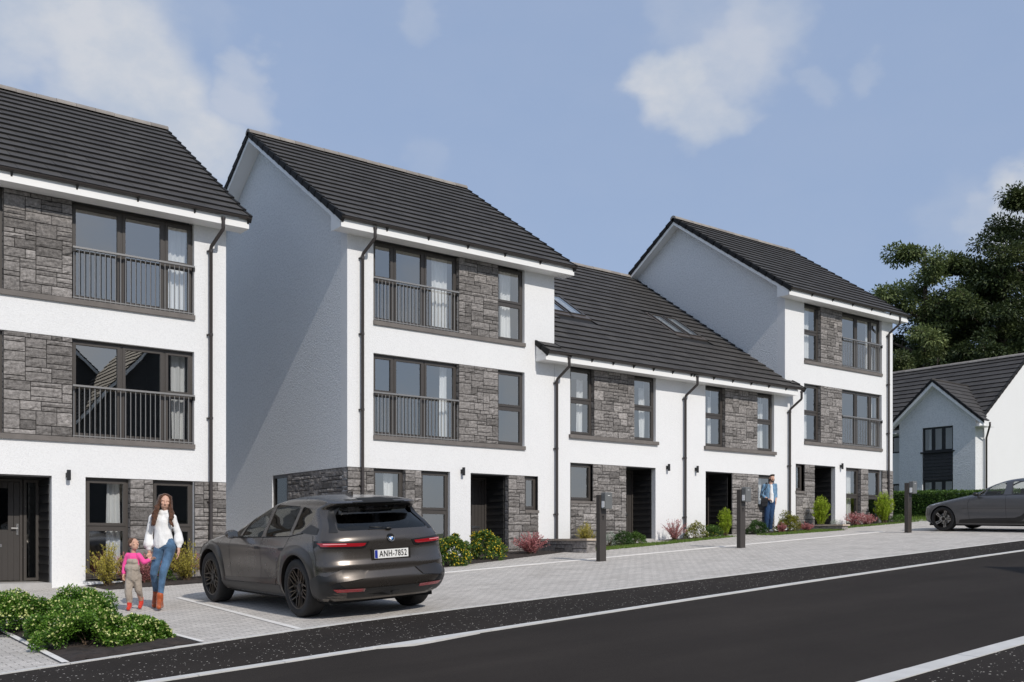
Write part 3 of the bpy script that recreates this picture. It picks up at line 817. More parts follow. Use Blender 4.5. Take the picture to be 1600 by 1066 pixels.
def townhouse_tall(xl, F, flip, label, seed, left_end=True, right_over=.33, left_over=.39, gable_detail=False, group='white townhouses along the street'):
    W = 6.22; xr = xl+W
    root = thing('townhouse', (xl+W/2, 25.6, F), label, 'house', group)
    X = (lambda s: xr-s) if flip else (lambda s: xl+s)
    def R(a, b): p, q = X(a), X(b); return (min(p, q), max(p, q))
    ye, k, yr = 20.5, .68, 25.6; ze = F+7.6; zr = ze+k*(yr-ye)
    top = slope_fn(ye, ze-.03, k, yr)
    OU = (*R(.69, 5.21), F+5.50, F+7.5); OM = (*R(.69, 5.21), F+2.815, F+4.74)
    G = [(*R(.69, 2.86), F+.0, F+2.05), (*R(3.48, 5.66), F-.3, F+2.05), (*R(0, .69), F-1.5, F+2.05)]
    mb = MB()
    wall_x(mb, xl, xr, F-1.5, F+7.5, 21., .30, [OU, OM]+G)
    # wall behind the stone corner
    a, b = R(0, .69); mb.box(a+.02 if not flip else a, b if not flip else b-.02, 21.03, 21.29, F-1.5, F+2.05)
    ops = []
    if gable_detail: ops = [(21.0, 25.0, F-.6, F+2.05)]
    yb = 30.2
    gb = MB()
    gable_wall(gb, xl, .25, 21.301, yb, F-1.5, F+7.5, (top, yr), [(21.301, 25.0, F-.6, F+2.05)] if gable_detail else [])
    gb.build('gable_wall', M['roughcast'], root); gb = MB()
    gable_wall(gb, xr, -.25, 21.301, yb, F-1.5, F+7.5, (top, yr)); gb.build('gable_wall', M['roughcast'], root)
    mb.build('wall', M['render'], root)
    rw_ = MB(); rw_.box(xl, xr, yb, yb+.2, F-1.5, F+7.5); rw_.build('rear_wall', M['render'], root)
    if gable_detail: rw_ = MB(); rw_.box(xl+.10, xl+.12, 21.3, 25.0, F-1.5, F+2.2); rw_.build('wall_backing', M['render'], root)
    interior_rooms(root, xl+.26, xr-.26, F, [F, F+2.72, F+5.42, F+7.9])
    # stone facings
    stone_part(root, *R(3.11, 4.33), F+5.50, F+7.39, seed+1)
    stone_part(root, *R(3.11, 4.33), F+2.815, F+4.735, seed+2)
    stone_part(root, *R(1.55, 2.01), F+.0, F+2.045, seed+3)
    stone_part(root, *R(0, .69), F-.6, F+2.045, seed+4, sides=False)
    a, b = R(5.22, 5.66)
    stone_part(root, *R(4.66, 5.66), F-.6, F+2.045, seed+5, holes=[(a, b, F+1.09, F+2.05)])
    if gable_detail:
        sm = MB(); stones(sm, 21.02, 24.12, F-.6, F+2.045, lambda u, v, o: (xl+.02-o, u, v), random.Random(seed+6))
        stones(sm, xl+.02, xl+.10, F-.6, F+2.045, lambda u, v, o: (u, 24.12+o*.3, v), random.Random(seed+7))
        sm.build('stone_panel', [M['stone'], M['mortar']], root, tone=True)
        # side window
        fm = MB()
        for (p, q, c, d) in ((24.14, 24.21, F+.1, F+2.04), (24.93, 24.99, F+.1, F+2.04), (24.21, 24.93, F+.1, F+.17), (24.21, 24.93, F+1.97, F+2.04), (24.21, 24.93, F+1.05, F+1.12)):
            fm.box(xl+.03, xl+.095, p, q, c, d)
        wn = fm.build('window', M['frame'], root)
        g = MB(); g.box(xl+.07, xl+.078, 24.2, 24.94, F+.16, F+1.98); g.build('pane', M['glass_dark'], wn)
    # windows
    m1, m2 = X(1.285), X(2.145)
    for (zb, zt, cu, sd) in ((F+5.50, F+7.39, 0, 1), (F+2.815, F+4.735, 1, 2)):
        nar = R(.69, 1.285)
        cs = [R(.72, .82), R(2.55, 2.98)] if not flip else [R(.76, 1.18), R(2.95, 3.10)]
        if flip and zb < F+4: cs = [R(.76, 1.05), R(3.0, 3.10)]
        if not flip and zb < F+4: cs = [R(.72, .84), R(2.75, 3.0)]
        window(root, *R(.69, 3.115), zb, zt, mull=(m1, m2), trans=((nar[0], nar[1], zb+1.0),), curt=cs, seed=seed+sd)
        cs = [R(4.66, 4.98)] if (zb > F+4) != flip else ([] if not flip else [R(4.5, 4.85)])
        window(root, *R(4.325, 5.21), zb, zt, trans=((*R(4.3, 5.21), zb+.98),), curt=cs, seed=seed+sd+5)
        a, b = R(.695, 3.10); railing(root, a, b, zb-.01, zb+1.02)
        sl = MB(); a, b = R(.685, 5.215); mid = X(3.11)
        sl.box(a-.003, b+.003, 20.955, 21.12, zb-.10, zb-.003); sl.build('sill', M['sill'], root)
    window(root, *R(.69, 1.545), F+.05, F+2.045, trans=((*R(.6, 1.6), F+1.08),), curt=[R(1.15, 1.42)] if not flip else [], seed=seed+11)
    window(root, *R(2.015, 2.86), F+.05, F+2.045, trans=((*R(2, 2.9), F+1.08),), curt=[] if not flip else [R(2.1, 2.36)], seed=seed+12)
    a, b = R(5.22, 5.66); window(root, a, b, F+1.16, F+2.045, seed=seed+13)
    sl = MB(); sl.box(a-.02, b+.003, 20.95, 21.12, F+1.08, F+1.155); sl.build('sill', M['sill'], root)
    porch(root, *R(3.48, 4.66), F, flip=not flip)
    wall_light(root, X(3.20), F+2.07)
    downpipe(root, X(.36)-.0, F+7.50, F-.25)
    # roof
    xa, xb = xl-left_over, xr+right_over
    eaves(root, xa, xb, F+7.39, F+7.57, front=20.572, ends=False)
    roof_side(root, xa+.03, xb-.03, ye, ze, yr, zr, seed=seed)
    roof_side(root, xa+.03, xb-.03, 2*yr-ye, ze, yr, zr, seed=seed+1)
    rake(root, xa, xl-xa, ye, ze, yr, k, 21.05, F+7.39); rake(root, xb, xr-xb, ye, ze, yr, k, 21.05, F+7.39)
    for (x, w_) in ((xa-.03, .065), (xb-.035, .065)):
        verge(root, x, w_, ye, ze, yr, zr); verge(root, x, w_, 2*yr-ye, ze, yr, zr)
    ridge(root, xa-.03, xb+.03, yr, zr+.02, seed)
    gutter(root, xa-.02, xb+.03, 20.522, F+7.615, r=.050)
    return root

def skylight(parent, x0, x1, ye, ze, k, s0, s1):
    """roof window lying in the slope: s measured up the slope from the eave"""
    L = math.hypot(1, k); sy, sz = 1/L, k/L; ny, nz = -sz, sy
    P = lambda x, s, h: (x, ye+sy*s+ny*h, ze+sz*s+nz*h)
    def slab(mb, xa, xb, sa, sb, ha, hb):
        b = len(mb.v); mb.v += [P(xa, sa, ha), P(xb, sa, ha), P(xb, sb, ha), P(xa, sb, ha), P(xa, sa, hb), P(xb, sa, hb), P(xb, sb, hb), P(xa, sb, hb)]
        for f in ((0,3,2,1),(4,5,6,7),(0,1,5,4),(1,2,6,5),(2,3,7,6),(3,0,4,7)): mb.face(tuple(b+i for i in f))
    mb = MB(); F_ = .05
    slab(mb, x0, x0+F_, s0, s1, -.02, .07); slab(mb, x1-F_, x1, s0, s1, -.02, .07)
    slab(mb, x0+F_, x1-F_, s0, s0+F_, -.02, .072); slab(mb, x0+F_, x1-F_, s1-F_, s1, -.02, .072)
    o = mb.build('skylight', M['frame'], parent)
    g = MB(); g.poly([P(x0+.04, s0+.04, .05), P(x1-.04, s0+.04, .05), P(x1-.04, s1-.04, .05), P(x0+.04, s1-.04, .05)]); g.build('pane', M['glass'], o)
    fl = MB(); slab(fl, x0-.10, x1+.10, s0-.20, s0-.002, -.012, .038); slab(fl, x0-.10, x1+.10, s1+.002, s1+.09, -.012, .046)
    for (a, b) in ((x0-.10, x0-.002), (x1+.002, x1+.10)): slab(fl, a, b, s0, s1, -.012, .034)
    fl.build('flashing', M['flash'], o)
    li = MB()      # pale lining of the roof light well
    li.box
    A = [P(x0+.05, s0+.05, .045), P(x1-.05, s0+.05, .045), P(x1-.05, s1-.05, .045), P(x0+.05, s1-.05, .045)]
    B = [P(x0+.05, s0+.05, -.45), P(x1-.05, s0+.05, -.45), P(x1-.05, s1-.05, -.45), P(x0+.05, s1-.05, -.45)]
    for i in range(4): li.poly([A[i], A[(i+1) % 4], B[(i+1) % 4], B[i]])
    li.poly(B); li.build('lining', M['upvc'], o)
    return o
M['flash'] = simple('lead_flashing', (.105, .09, .082), .5, metal=.3, var=.1)

def townhouse_low(xl, xr, F, flip, label, seed):
    W = xr-xl; root = thing('townhouse', (xl+W/2, 27.8, F), label, 'house', 'white townhouses along the street')
    X = (lambda s: xr-s) if flip else (lambda s: xl+s)
    def R(a, b): p, q = X(a), X(b); return (min(p, q), max(p, q))
    ye, k, yr = 20.5, .68, 27.88; ze = F+4.85; zr = ze+k*(yr-ye)
    OU = (*R(.556, 3.84), F+2.81, F+4.75); G = [(*R(.556, 3.83), F-.3, F+2.05)]
    mb = MB(); wall_x(mb, xl, xr, F-1.5, F+4.75, 21., .30, [OU]+G)
    mb.build('wall', M['render'], root)
    yb = 2*yr-21; mb = MB(); mb.box(xl, xr, yb-.2, yb, F-1.5, F+4.75); mb.build('rear_wall', M['render'], root)
    # party wall on the outer side, kept under the roof
    for (x, th) in ((xl+.001, .1), (xr-.001, -.1)):
        top = slope_fn(ye, ze-.25, k, yr)
        pts = [(21.31, F-1.5), (yb-.21, F-1.5), (yb-.21, top(yb)), (yr, top(yr)), (21.31, top(21.31))]
        mb = MB(); mb.prism(pts, lambda u, v: (x, u, v), lambda u, v: (x+th, u, v)); mb.build('party_wall', M['render'], root)
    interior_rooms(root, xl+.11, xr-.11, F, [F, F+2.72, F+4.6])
    a, b = R(.556, 1.405)
    stone_part(root, *R(1.41, 2.96), F+2.81, F+4.64, seed+1)
    stone_part(root, *R(.556, 2.63), F-.5, F+2.045, seed+2, holes=[(a, b, F+.95, F+2.06)], sides=False)
    for (p, q, sd, cu) in ((.556, 1.415, 3, [R(1.08, 1.30)] if not flip else [R(.72, .93)]), (2.955, 3.84, 4, [R(3.50, 3.68)] if not flip else [R(3.2, 3.38)])):
        window(root, *R(p, q), F+2.81, F+4.64, trans=((*R(p-.1, q+.1), F+3.76),), curt=cu, seed=seed+sd)
    window(root, a, b, F+1.02, F+2.045, curt=[] if not flip else [(a+.45, a+.62)], seed=seed+6)
    sl = MB(); p, q = R(.50, 3.91); sl.box(p, q, 20.93, 21.12, F+2.71, F+2.806); sl.build('sill', M['sill'], root)
    s2 = MB(); s2.box(a, b, 20.965, 21.12, F+.955, F+1.018); s2.build('sill', M['sill'], root)
    porch(root, *R(2.63, 3.83), F, flip=not flip)
    wall_light(root, X(4.29), F+2.08)
    # roof
    L = math.hypot(1, k); x0, x1 = (xl, xr)
    sk = [(19.55, 20.15), (20.24, 20.84)] if not flip else [(24.74, 25.34), (25.43, 26.03)]
    s0, s1 = (23.2-ye)*L, (24.42-ye)*L
    cut = [(sk[0][0]-.05, sk[1][1]+.05, s0-.1, s1+.03)]
    ra = roof_side(root, x0+(.0 if not flip else 0), x1, ye, ze, yr, zr, cuts=[(sk[0][0]-.09, sk[1][1]+.09, s0-.15, s1+.05)], seed=seed)
    roof_side(root, x0, x1, 2*yr-ye, ze, yr, zr, seed=seed+1)
    for (p, q) in sk: skylight(root, p, q, ye, ze, k, s0, s1)
    ridge(root, x0, x1, yr, zr+.02, seed)
    # stub of roof and box eave running past the end of the terrace face
    if not flip: sa, sb = 17.12, xl
    else: sa, sb = xr, 27.95
    roof_side(root, sa, sb, ye, ze, 20.99, ze+k*.49, name='roof_return', seed=seed+3)
    if not flip: verge(root, sa-.03, .06, ye, ze, 20.98, ze+k*.48)
    else: verge(root, sb-.03, .06, ye, ze, 20.98, ze+k*.48)
    eaves(root, sa if not flip else xl+.001, xr if not flip else sb-.25, F+4.64, F+4.82)
    mb = MB(); xx = sa if not flip else sb-.27
    mb.prism([(20.6, F+4.805), (20.99, F+4.805), (20.99, ze+k*.49-.04), (20.6, ze+k*.1-.04)], lambda u, v: (xx, u, v), lambda u, v: (xx+.02, u, v)); mb.build('eave_end', M['upvc'], root)
    gutter(root, (sa-.02) if not flip else xl+.002, (xr-.002) if not flip else sb+.03, 20.528, F+4.865, r=.050, brk=.82)
    if not flip: downpipe(root, 17.79, F+4.76, F-.25)
    else:
        downpipe(root, 22.78, F+4.76, F-.1); downpipe(root, 27.74, F+4.76, F-.0)
    return root

townhouse_tall(8.64-6.22, -.744, True, 'three-storey white house at the left edge, behind the woman and child', 100)
townhouse_tall(11.54, -.272, False, 'three-storey white house with its gable in shade behind the dark car', 200, gable_detail=True)
townhouse_low(17.77, 22.70, .15, False, 'two-storey white house behind the nearest charging post, joined to the taller house on its left', 300)
townhouse_low(22.70, 27.58, .15, True, 'two-storey white house directly behind the man with the shoulder bag', 400)
townhouse_tall(27.58, .59, True, 'three-storey white house at the far right end of the terrace', 500, left_over=.34, right_over=.30)

# ---------------------------------------------------------------- house side-on at the end of the street
def end_house():
    root = thing('detached_house', (45, 27, 1.3), 'white house with small front gable and grey roof, beyond the hedge', 'house')
    XF, XM, Y0, Y1 = 40.7, 41.3, 21.5, 33.; base = .6; xr, zr = 45.05, 8.2; xe, ze = 40.85, 5.03; k = (zr-ze)/(xr-xe)
    yc = 23.27; ya, yb = 21.56, 24.97; kp = .86; zpe = 4.98; pe = 21.06; zp = zpe+kp*(yc-pe)
    mb = MB(); t = MB()
    wall_x(t, Y0+.251, Y1-.251, base, 4.9, 0, .25, [(25.2, 26.3, 4.0, 4.75), (25.2, 26.3, 1.4, 2.65), (28, 29.4, 4.0, 4.75), (28, 29.4, 1.6, 2.65)])
    for f in t.f: mb.poly([(XM+t.v[i][1], t.v[i][0], t.v[i][2]) for i in f])
    top = lambda x: ze+k*(x-xe)-.03 if x <= xr else ze+k*(2*xr-x-xe)-.03
    xb = 2*xr-XM
    for (y, d) in ((Y0, 1), (Y1, -1)):
        pts = [(XM, base), (xb, base), (xb, top(xb)), (xr, top(xr)), (XM, top(XM))]
        mb.prism(pts, lambda u, v: (u, y, v), lambda u, v: (u, y+d*.25, v))
    mb.box(xb-.25, xb-.01, Y0+.3, Y1-.3, base, 4.9)
    mb.build('wall', M['render'], root)
    mb = MB(); t = MB()
    W1 = (22.52, 23.89, 3.90, 4.92); W2 = (22.52, 23.89, 1.45, 2.68)
    wall_x(t, ya, yb, base, 4.95, 0, .2, [(22.52, 23.89, 1.45, 4.92)])
    for f in t.f: mb.poly([(XF+t.v[i][1], t.v[i][0], t.v[i][2]) for i in f])
    tp = lambda y: zpe+kp*(min(y, 2*yc-y)-pe)-.03
    pts = [(ya, 4.95), (yb, 4.95), (yb, tp(yb)), (yc, tp(yc)), (ya, tp(ya))]
    mb.prism(pts, lambda u, v: (XF, u, v), lambda u, v: (XF+.2, u, v))
    mb.box(XF+.201, XM-.001, ya, ya+.2, base, 4.97); mb.box(XF+.201, XM-.001, yb-.2, yb, base, 4.97)
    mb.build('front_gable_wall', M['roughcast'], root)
    def winx(y0, y1, z0, z1, x, n, cu=True):
        f = MB(); F_ = .07
        f.box(x, x+.07, y0, y0+F_, z0, z1); f.box(x, x+.07, y1-F_, y1, z0, z1); f.box(x, x+.07, y0+F_, y1-F_, z0, z0+F_); f.box(x, x+.07, y0+F_, y1-F_, z1-F_, z1)
        for i in range(1, n): yy = y0+(y1-y0)*i/n; f.box(x+.002, x+.07, yy-.07, yy+.07, z0+F_, z1-F_)
        w_ = f.build('window', M['black'], root); g = MB(); g.poly([(x+.03, y0+.03, z0+.03), (x+.03, y0+.03, z1-.03), (x+.03, y1-.03, z1-.03), (x+.03, y1-.03, z0+.03)]); g.build('pane', M['glass'], w_)
        if cu:
            c = MB(); curtain_mesh(c, 0, .26, z0+.05, z1-.05, 0, 3); c.v = [(x+.25+v[1], y1-.4+v[0], v[2]) for v in c.v]; c.build('curtain', M['curtain'], w_)
    winx(*W1, XF+.06, 3); winx(*W2, XF+.06, 3); winx(25.2, 26.3, 4.0, 4.75, XM+.06, 2, False); winx(25.2, 26.3, 1.4, 2.65, XM+.06, 2, False)
    winx(28, 29.4, 4.0, 4.75, XM+.06, 2, False); winx(28, 29.4, 1.6, 2.65, XM+.06, 2, False)
    c = MB(); n = 8
    for i in range(n):
        z = 2.69+i*(3.83-2.69)/n; hb = (3.83-2.69)/n
        c.prism([(0, z), (-.03, z+.004), (-.012, z+hb-.003), (0, z+hb-.003)], lambda u, v: (XF+.06+u, 22.53, v), lambda u, v: (XF+.06+u, 23.88, v))
    c.build('cladding_panel', M['clad'], root)
    s = MB(); s.box(XF-.05, XF+.13, 22.45, 23.96, 3.835, 3.895); s.build('sill', M['black'], root)
    i_ = MB(); i_.box(XM+1.5, XM+1.6, Y0+.3, Y1-.3, base, 4.9); i_.box(XM+.26, XM+1.49, Y0+.3, Y1-.3, 3.2, 3.35); i_.build('interior', M['interior'], root)
    sw = lambda x, y, z: (y, x, z)
    y0r, y1r = Y0-.04, Y1+.1
    # main roof, drawn with the long axis along Y
    L = math.hypot(xr-xe, zr-ze)
    mp = lambda x, y, z: (y, x, z)
    roof_side(root, y0r, y1r, xe, ze, xr, zr, mapf=mp, seed=60)
    roof_side(root, y0r, y1r, 2*xr-xe, ze, xr, zr, mapf=mp, seed=61)
    ridge(root, y0r-.02, y1r, xr, zr+.02, 5, mapf=mp)
    verge(root, y0r-.02, .05, xe, ze, xr, zr, mapf=mp); verge(root, y0r-.02, .05, 2*xr-xe, ze, xr, zr, mapf=mp)
    gutter(root, 24.9, y1r, xe-.03, ze, mapf=mp)
    f = MB(); f.box(xe+.03, xe+.052, 24.95, y1r-.02, ze-.2, ze-.02); f.box(xe+.052, XM-.002, 24.95, y1r-.02, ze-.195, ze-.18); f.build('fascia', M['upvc'], root)
    # front gable roof: two slopes meeting the main roof in valleys
    xf = XF-.30; T = []
    def xm(z): return xe+(z-ze)/k
    for sgn in (1, -1):
        mb = MB(); Lp = math.hypot(1, kp); n = 9; half = yc-pe; r = random.Random(70+sgn)
        for i in range(n):
            a, b = half*i/n, half*(i+1)/n+.012
            za, zb_ = zpe+kp*a, zpe+kp*b; y_a, y_b = (pe+a, pe+b) if sgn == 1 else (2*yc-pe-a, 2*yc-pe-b)
            x = xf-(.2 if i % 2 else 0)
            while x < xm(za)+.1:
                x0_, x1_ = max(x, xf), min(x+.396, xm(za)+.08); x += .4
                if x1_-x0_ < .03: continue
                x3 = min(x1_, max(x0_+.01, xm(zb_)+.08)); mb.tone = min(1, max(0, r.gauss(.5, .2)))
                mb.cur = 0; mb.poly([(x0_, y_a, za+.036), (x1_, y_a, za+.036), (x3, y_b, zb_+.004), (x0_, y_b, zb_+.004)])
                mb.cur = 1; mb.poly([(x0_, y_a, za-.004), (x1_, y_a, za-.004), (x1_, y_a, za+.036), (x0_, y_a, za+.036)])
        mb.cur = 1
        ye_ = pe if sgn == 1 else 2*yc-pe
        mb.poly([(xf, ye_, zpe-.015), (xm(zpe), ye_, zpe-.015), (xm(zp), yc, zp-.015), (xf, yc, zp-.015)])
        mb.build('front_gable_roof', [M['tile'], M['tile_edge']], root, tone=True)
    # verge caps and bargeboards facing the street
    vb = MB(); bb = MB(); n = 9; half = yc-pe
    for sgn in (1, -1):
        Yf = lambda a: pe+a if sgn == 1 else 2*yc-pe-a
        for i in range(n):
            a, b = half*i/n-.02, half*(i+1)/n
            vb.prism([(Yf(a), zpe+kp*a-.09), (Yf(b), zpe+kp*b-.08), (Yf(b), zpe+kp*b+.03), (Yf(a), zpe+kp*a+.06)], lambda u, v: (xf-.03, u, v), lambda u, v: (xf+.03, u, v))
        bb.prism([(Yf(0), zpe-.22), (Yf(half), zp-.25), (Yf(half), zp-.07), (Yf(0), zpe-.07)], lambda u, v: (xf, u, v), lambda u, v: (xf+.02, u, v))
        q = [(xf+.02, Yf(.0), zpe-.21), (XF-.002, Yf(.0), zpe-.21), (XF-.002, Yf(half), zp-.24), (xf+.02, Yf(half), zp-.24)]
        bb.poly(q)
        bb.box(xf+.0, XM-.002, min(Yf(.0), Yf(.5)), max(Yf(.0), Yf(.5)), zpe-.22, zpe-.205)
    vb.build('verge_cap', M['tile_edge'], root); bb.build('bargeboard', M['upvc'], root)
    mp2 = lambda x, y, z: (x, y, z)
    mb = MB(); mb.tube([(xf-.04, yc, zp+.0), (xm(zp)+.1, yc, zp+.0)], .06, 10); mb.build('ridge_tile_row', M['tile'], root, smooth=True)
    mb = MB(); x_ = XM+.02
    mb.tube([(XF+.15, 21.03, 4.93), (XF+.15, 21.03, 4.8), (x_, 21.42, 4.35), (x_, 21.42, 1.2)], .04, 10); mb.build('downpipe', M['gutter'], root, smooth=True)
    return root
end_house()

# low stone garden walls with sandstone coping
def garden_wall(x0, x1, y0, y1, ztop, label, seed):
    root = thing('garden_wall', ((x0+x1)/2, (y0+y1)/2, gz(x0, y0)), label, 'wall', None)
    zb = gz(x0, y0)-.3
    mb = MB(); mb.cur = 1; mb.box(x0+.02, x1-.02, y0+.02, y1, zb, ztop-.06); mb.cur = 0
    r = random.Random(seed)
    z0, z1 = gz(x0, y0)-.08, ztop-.052
    stones(mb, y0, y1, z0, z1, lambda u, v, o: (x0+.008-o, u, v), r, depth=.035, unit=.11)
    stones(mb, x0, x1, z0, z1, lambda u, v, o: (u, y0+.008-o, v), r, depth=.035, unit=.1)
    stones(mb, y0, y1, z0, z1, lambda u, v, o: (x1-.008+o, u, v), r, depth=.035, unit=.11)
    mb.build('stone_body', [M['stone'], M['mortar']], root, tone=True)
    c = MB(); n = 3; L = (y1-y0+.04)/n
    for i in range(n): c.box(x0-.045, x1+.045, y0-.045+i*L, y0-.045+(i+1)*L-.006, ztop-.05+i*.0003, ztop+i*.0003)
    c.build('coping', M['coping'], root)
garden_wall(16.93, 17.23, 18.78, 20.97, .13, 'low stone garden wall with sandstone coping, behind the nearest charging post', 71)
garden_wall(28.17, 28.47, 19.25, 20.97, .62, 'low stone garden wall with sandstone coping, by the far house with lime shrubs', 72)
# ---------------------------------------------------------------- cars
def carpaint(name, col, rough=.34, metal=.75):
    m, nt, p = new_mat(name)
    p.inputs['Base Color'].default_value = (*col, 1); p.inputs['Metallic'].default_value = metal; p.inputs['Roughness'].default_value = rough
    p.inputs['Coat Weight'].default_value = .35; p.inputs['Coat Roughness'].default_value = .12
    tc = N(nt, 'ShaderNodeTexCoord'); nz = N(nt, 'ShaderNodeTexNoise', i_Scale=900., i_Detail=1.); nt.links.new(tc.outputs['Object'], nz.inputs['Vector'])
    n2 = N(nt, 'ShaderNodeTexNoise', i_Scale=3., i_Detail=4.); nt.links.new(tc.outputs['Object'], n2.inputs['Vector'])
    r = ramp(nt, nz.outputs['Fac'], [(.35, tuple(c*.85 for c in col)), (.65, tuple(c*1.15 for c in col))]); nt.links.new(r.outputs[0], p.inputs['Base Color'])
    r2 = N(nt, 'ShaderNodeMapRange'); r2.inputs['To Min'].default_value = rough-.04; r2.inputs['To Max'].default_value = rough+.06
    nt.links.new(n2.outputs['Fac'], r2.inputs['Value']); nt.links.new(r2.outputs[0], p.inputs['Roughness'])
    return m
M['paint1'] = carpaint('bronze_grey_paint', (.115, .102, .092), .27); M['paint1d'] = carpaint('dark_arch_paint', (.06, .053, .048), .38)
M['paint2'] = carpaint('satin_grey_paint', (.115, .115, .122), .32, .6)
M['tyre'] = simple('tyre_rubber', (.018, .017, .017), .8, var=.2, vscale=20., bump=.2, bscale=60.)
M['rim_dark'] = simple('dark_rim', (.035, .03, .027), .3, metal=.7)
M['rim_bronze'] = simple('bronze_rim_edge', (.16, .13, .10), .3, metal=.8)
M['rim_grey'] = simple('machined_rim', (.45, .44, .42), .3, metal=.8)
M['well'] = simple('wheel_well', (.006, .006, .006), .9)
M['red_lamp'] = simple('red_lamp', (.36, .010, .018), .10, coat=1.)
M['lamp'] = simple('clear_lamp', (.45, .47, .50), .08, coat=1.)
M['plate'] = simple('number_plate', (.80, .80, .78), .4)
M['euro'] = simple('plate_band_blue', (.01, .03, .30), .4)
M['seat'] = simple('seat_fabric', (.03, .03, .032), .8)
M['privacy'] = glass_mat('privacy_glass', .06, (.13, .135, .15)); M['car_glass'] = glass_mat('car_glass', .05, (.42, .43, .43)); M['car_glass2'] = glass_mat('car_glass_clear', .05, (.72, .74, .74)); M['gap'] = simple('panel_gap', (.004, .004, .004), .8)
M['badge_blue'] = simple('badge_blue', (.02, .18, .55), .25, coat=1.); M['badge_white'] = simple('badge_white', (.8, .8, .8), .25, coat=1.)

def interp(pts):
    """monotone-ish smooth interpolation through (t, value)"""
    xs = [p[0] for p in pts]; ys = [p[1] for p in pts]
    def f(x):
        if x <= xs[0]: return ys[0]
        if x >= xs[-1]: return ys[-1]
        i = max(k for k in range(len(xs)-1) if xs[k] <= x); h = xs[i+1]-xs[i]; t = (x-xs[i])/h
        d = [(ys[k+1]-ys[k])/(xs[k+1]-xs[k]) for k in range(len(xs)-1)]
        def sl(k):
            if k == 0: return d[0]
            if k == len(xs)-1: return d[-1]
            if d[k-1]*d[k] <= 0: return 0
            return 2*d[k-1]*d[k]/(d[k-1]+d[k])
        a, b = sl(i)*h, sl(i+1)*h
        return (2*t**3-3*t*t+1)*ys[i]+(t**3-2*t*t+t)*a+(-2*t**3+3*t*t)*ys[i+1]+(t**3-t*t)*b
    return f
class CarShape:
    def __init__(s, W, YR, YF, RR, RF, p=2.6, bulge=None):
        s.W, s.YR, s.YF, s.RR, s.RF, s.p = interp(W), interp(YR), interp(YF), interp(RR), interp(RF), p; s.bulge = bulge
    def plan(s, y, z):
        yr, yf = s.YR(z), s.YF(z); L = yf-yr; rr = min(s.RR(z), L*.5); rf = min(s.RF(z), L*.5); p = s.p; k = 1
        if y <= yr or y >= yf: return 0
        if y < yr+rr: k = (1-((yr+rr-y)/rr)**p)**(1/p)
        elif y > yf-rf: k = (1-((y-yf+rf)/rf)**p)**(1/p)
        return k
    def x(s, y, z):
        w = s.W(z)*s.plan(y, z)
        return w*(1+(s.bulge(y, z) if s.bulge else 0))
    def yrear(s, x, z):
        w = s.W(z); xi = min(1, abs(x)/w); rr = min(s.RR(z), (s.YF(z)-s.YR(z))*.5); return s.YR(z)+rr*(1-(1-xi**s.p)**(1/s.p))
    def yfront(s, x, z):
        w = s.W(z); xi = min(1, abs(x)/w); rf = min(s.RF(z), (s.YF(z)-s.YR(z))*.5); return s.YF(z)-rf*(1-(1-xi**s.p)**(1/s.p))
    def ring(s, z, n1=12, n2=44, inset=0.):
        yr, yf, w = s.YR(z)+inset, s.YF(z)-inset, max(.02, s.W(z)-inset); L = yf-yr; rr = min(s.RR(z), L*.5); rf = min(s.RF(z), L*.5); p = s.p; h = []
        for i in range(n1+1):
            a = PI/2*i/n1; xi = math.sin(a)**(2/p)*1.; c = math.cos(a)**(2/p)
            h.append((w*xi, yr+rr*(1-c)))
        for i in range(1, n2): h.append((w, yr+rr+(L-rr-rf)*i/n2))
        for i in range(n1, -1, -1):
            a = PI/2*i/n1; h.append((w*math.sin(a)**(2/p), yf-rf*(1-math.cos(a)**(2/p))))
        if s.bulge: h = [(x*(1+s.bulge(y, z)), y) for x, y in h]
        return [(x, y, z) for x, y in h] + [(-x, y, z) for x, y in h[-2:0:-1]]
    def shell(s, zs, inset=0.):
        mb = MB(); rings = [s.ring(z, inset=inset) for z in zs]; n = len(rings[0])
        mb.grid(rings, close=True); mb.face(tuple(range(n))[::-1]); b = (len(zs)-1)*n; mb.face(tuple(range(b, b+n)))
        return mb
def tmp_obj(mb, name='cutter'):
    me = mb.mesh(name, M['well']); bm = bmesh.new(); bm.from_mesh(me); bmesh.ops.recalc_face_normals(bm, faces=bm.faces); bm.to_mesh(me); bm.free()
    o = bpy.data.objects.new(name, me); COL.objects.link(o); return o
def boolean_cut(base, cutters):
    for c in cutters:
        md = base.modifiers.new('b', 'BOOLEAN'); md.operation = 'DIFFERENCE'; md.object = c; md.solver = 'EXACT'
    dg = bpy.context.evaluated_depsgraph_get(); dg.update()
    me = bpy.data.meshes.new_from_object(base.evaluated_get(dg))
    base.modifiers.clear(); base.data = me
    for c in cutters: bpy.data.objects.remove(c, do_unlink=True)
def densify(poly, n=8, close=True):
    """catmull-rom through polygon corners for rounded outlines"""
    out = []; N_ = len(poly)
    for i in range(N_):
        p0, p1, p2, p3 = poly[i-1], poly[i], poly[(i+1) % N_], poly[(i+2) % N_]
        for k in range(n):
            t = k/n
            out.append(tuple(.5*((2*p1[j])+(-p0[j]+p2[j])*t+(2*p0[j]-5*p1[j]+4*p2[j]-p3[j])*t*t+(-p0[j]+3*p1[j]-3*p2[j]+p3[j])*t**3) for j in (0, 1)))
    return out
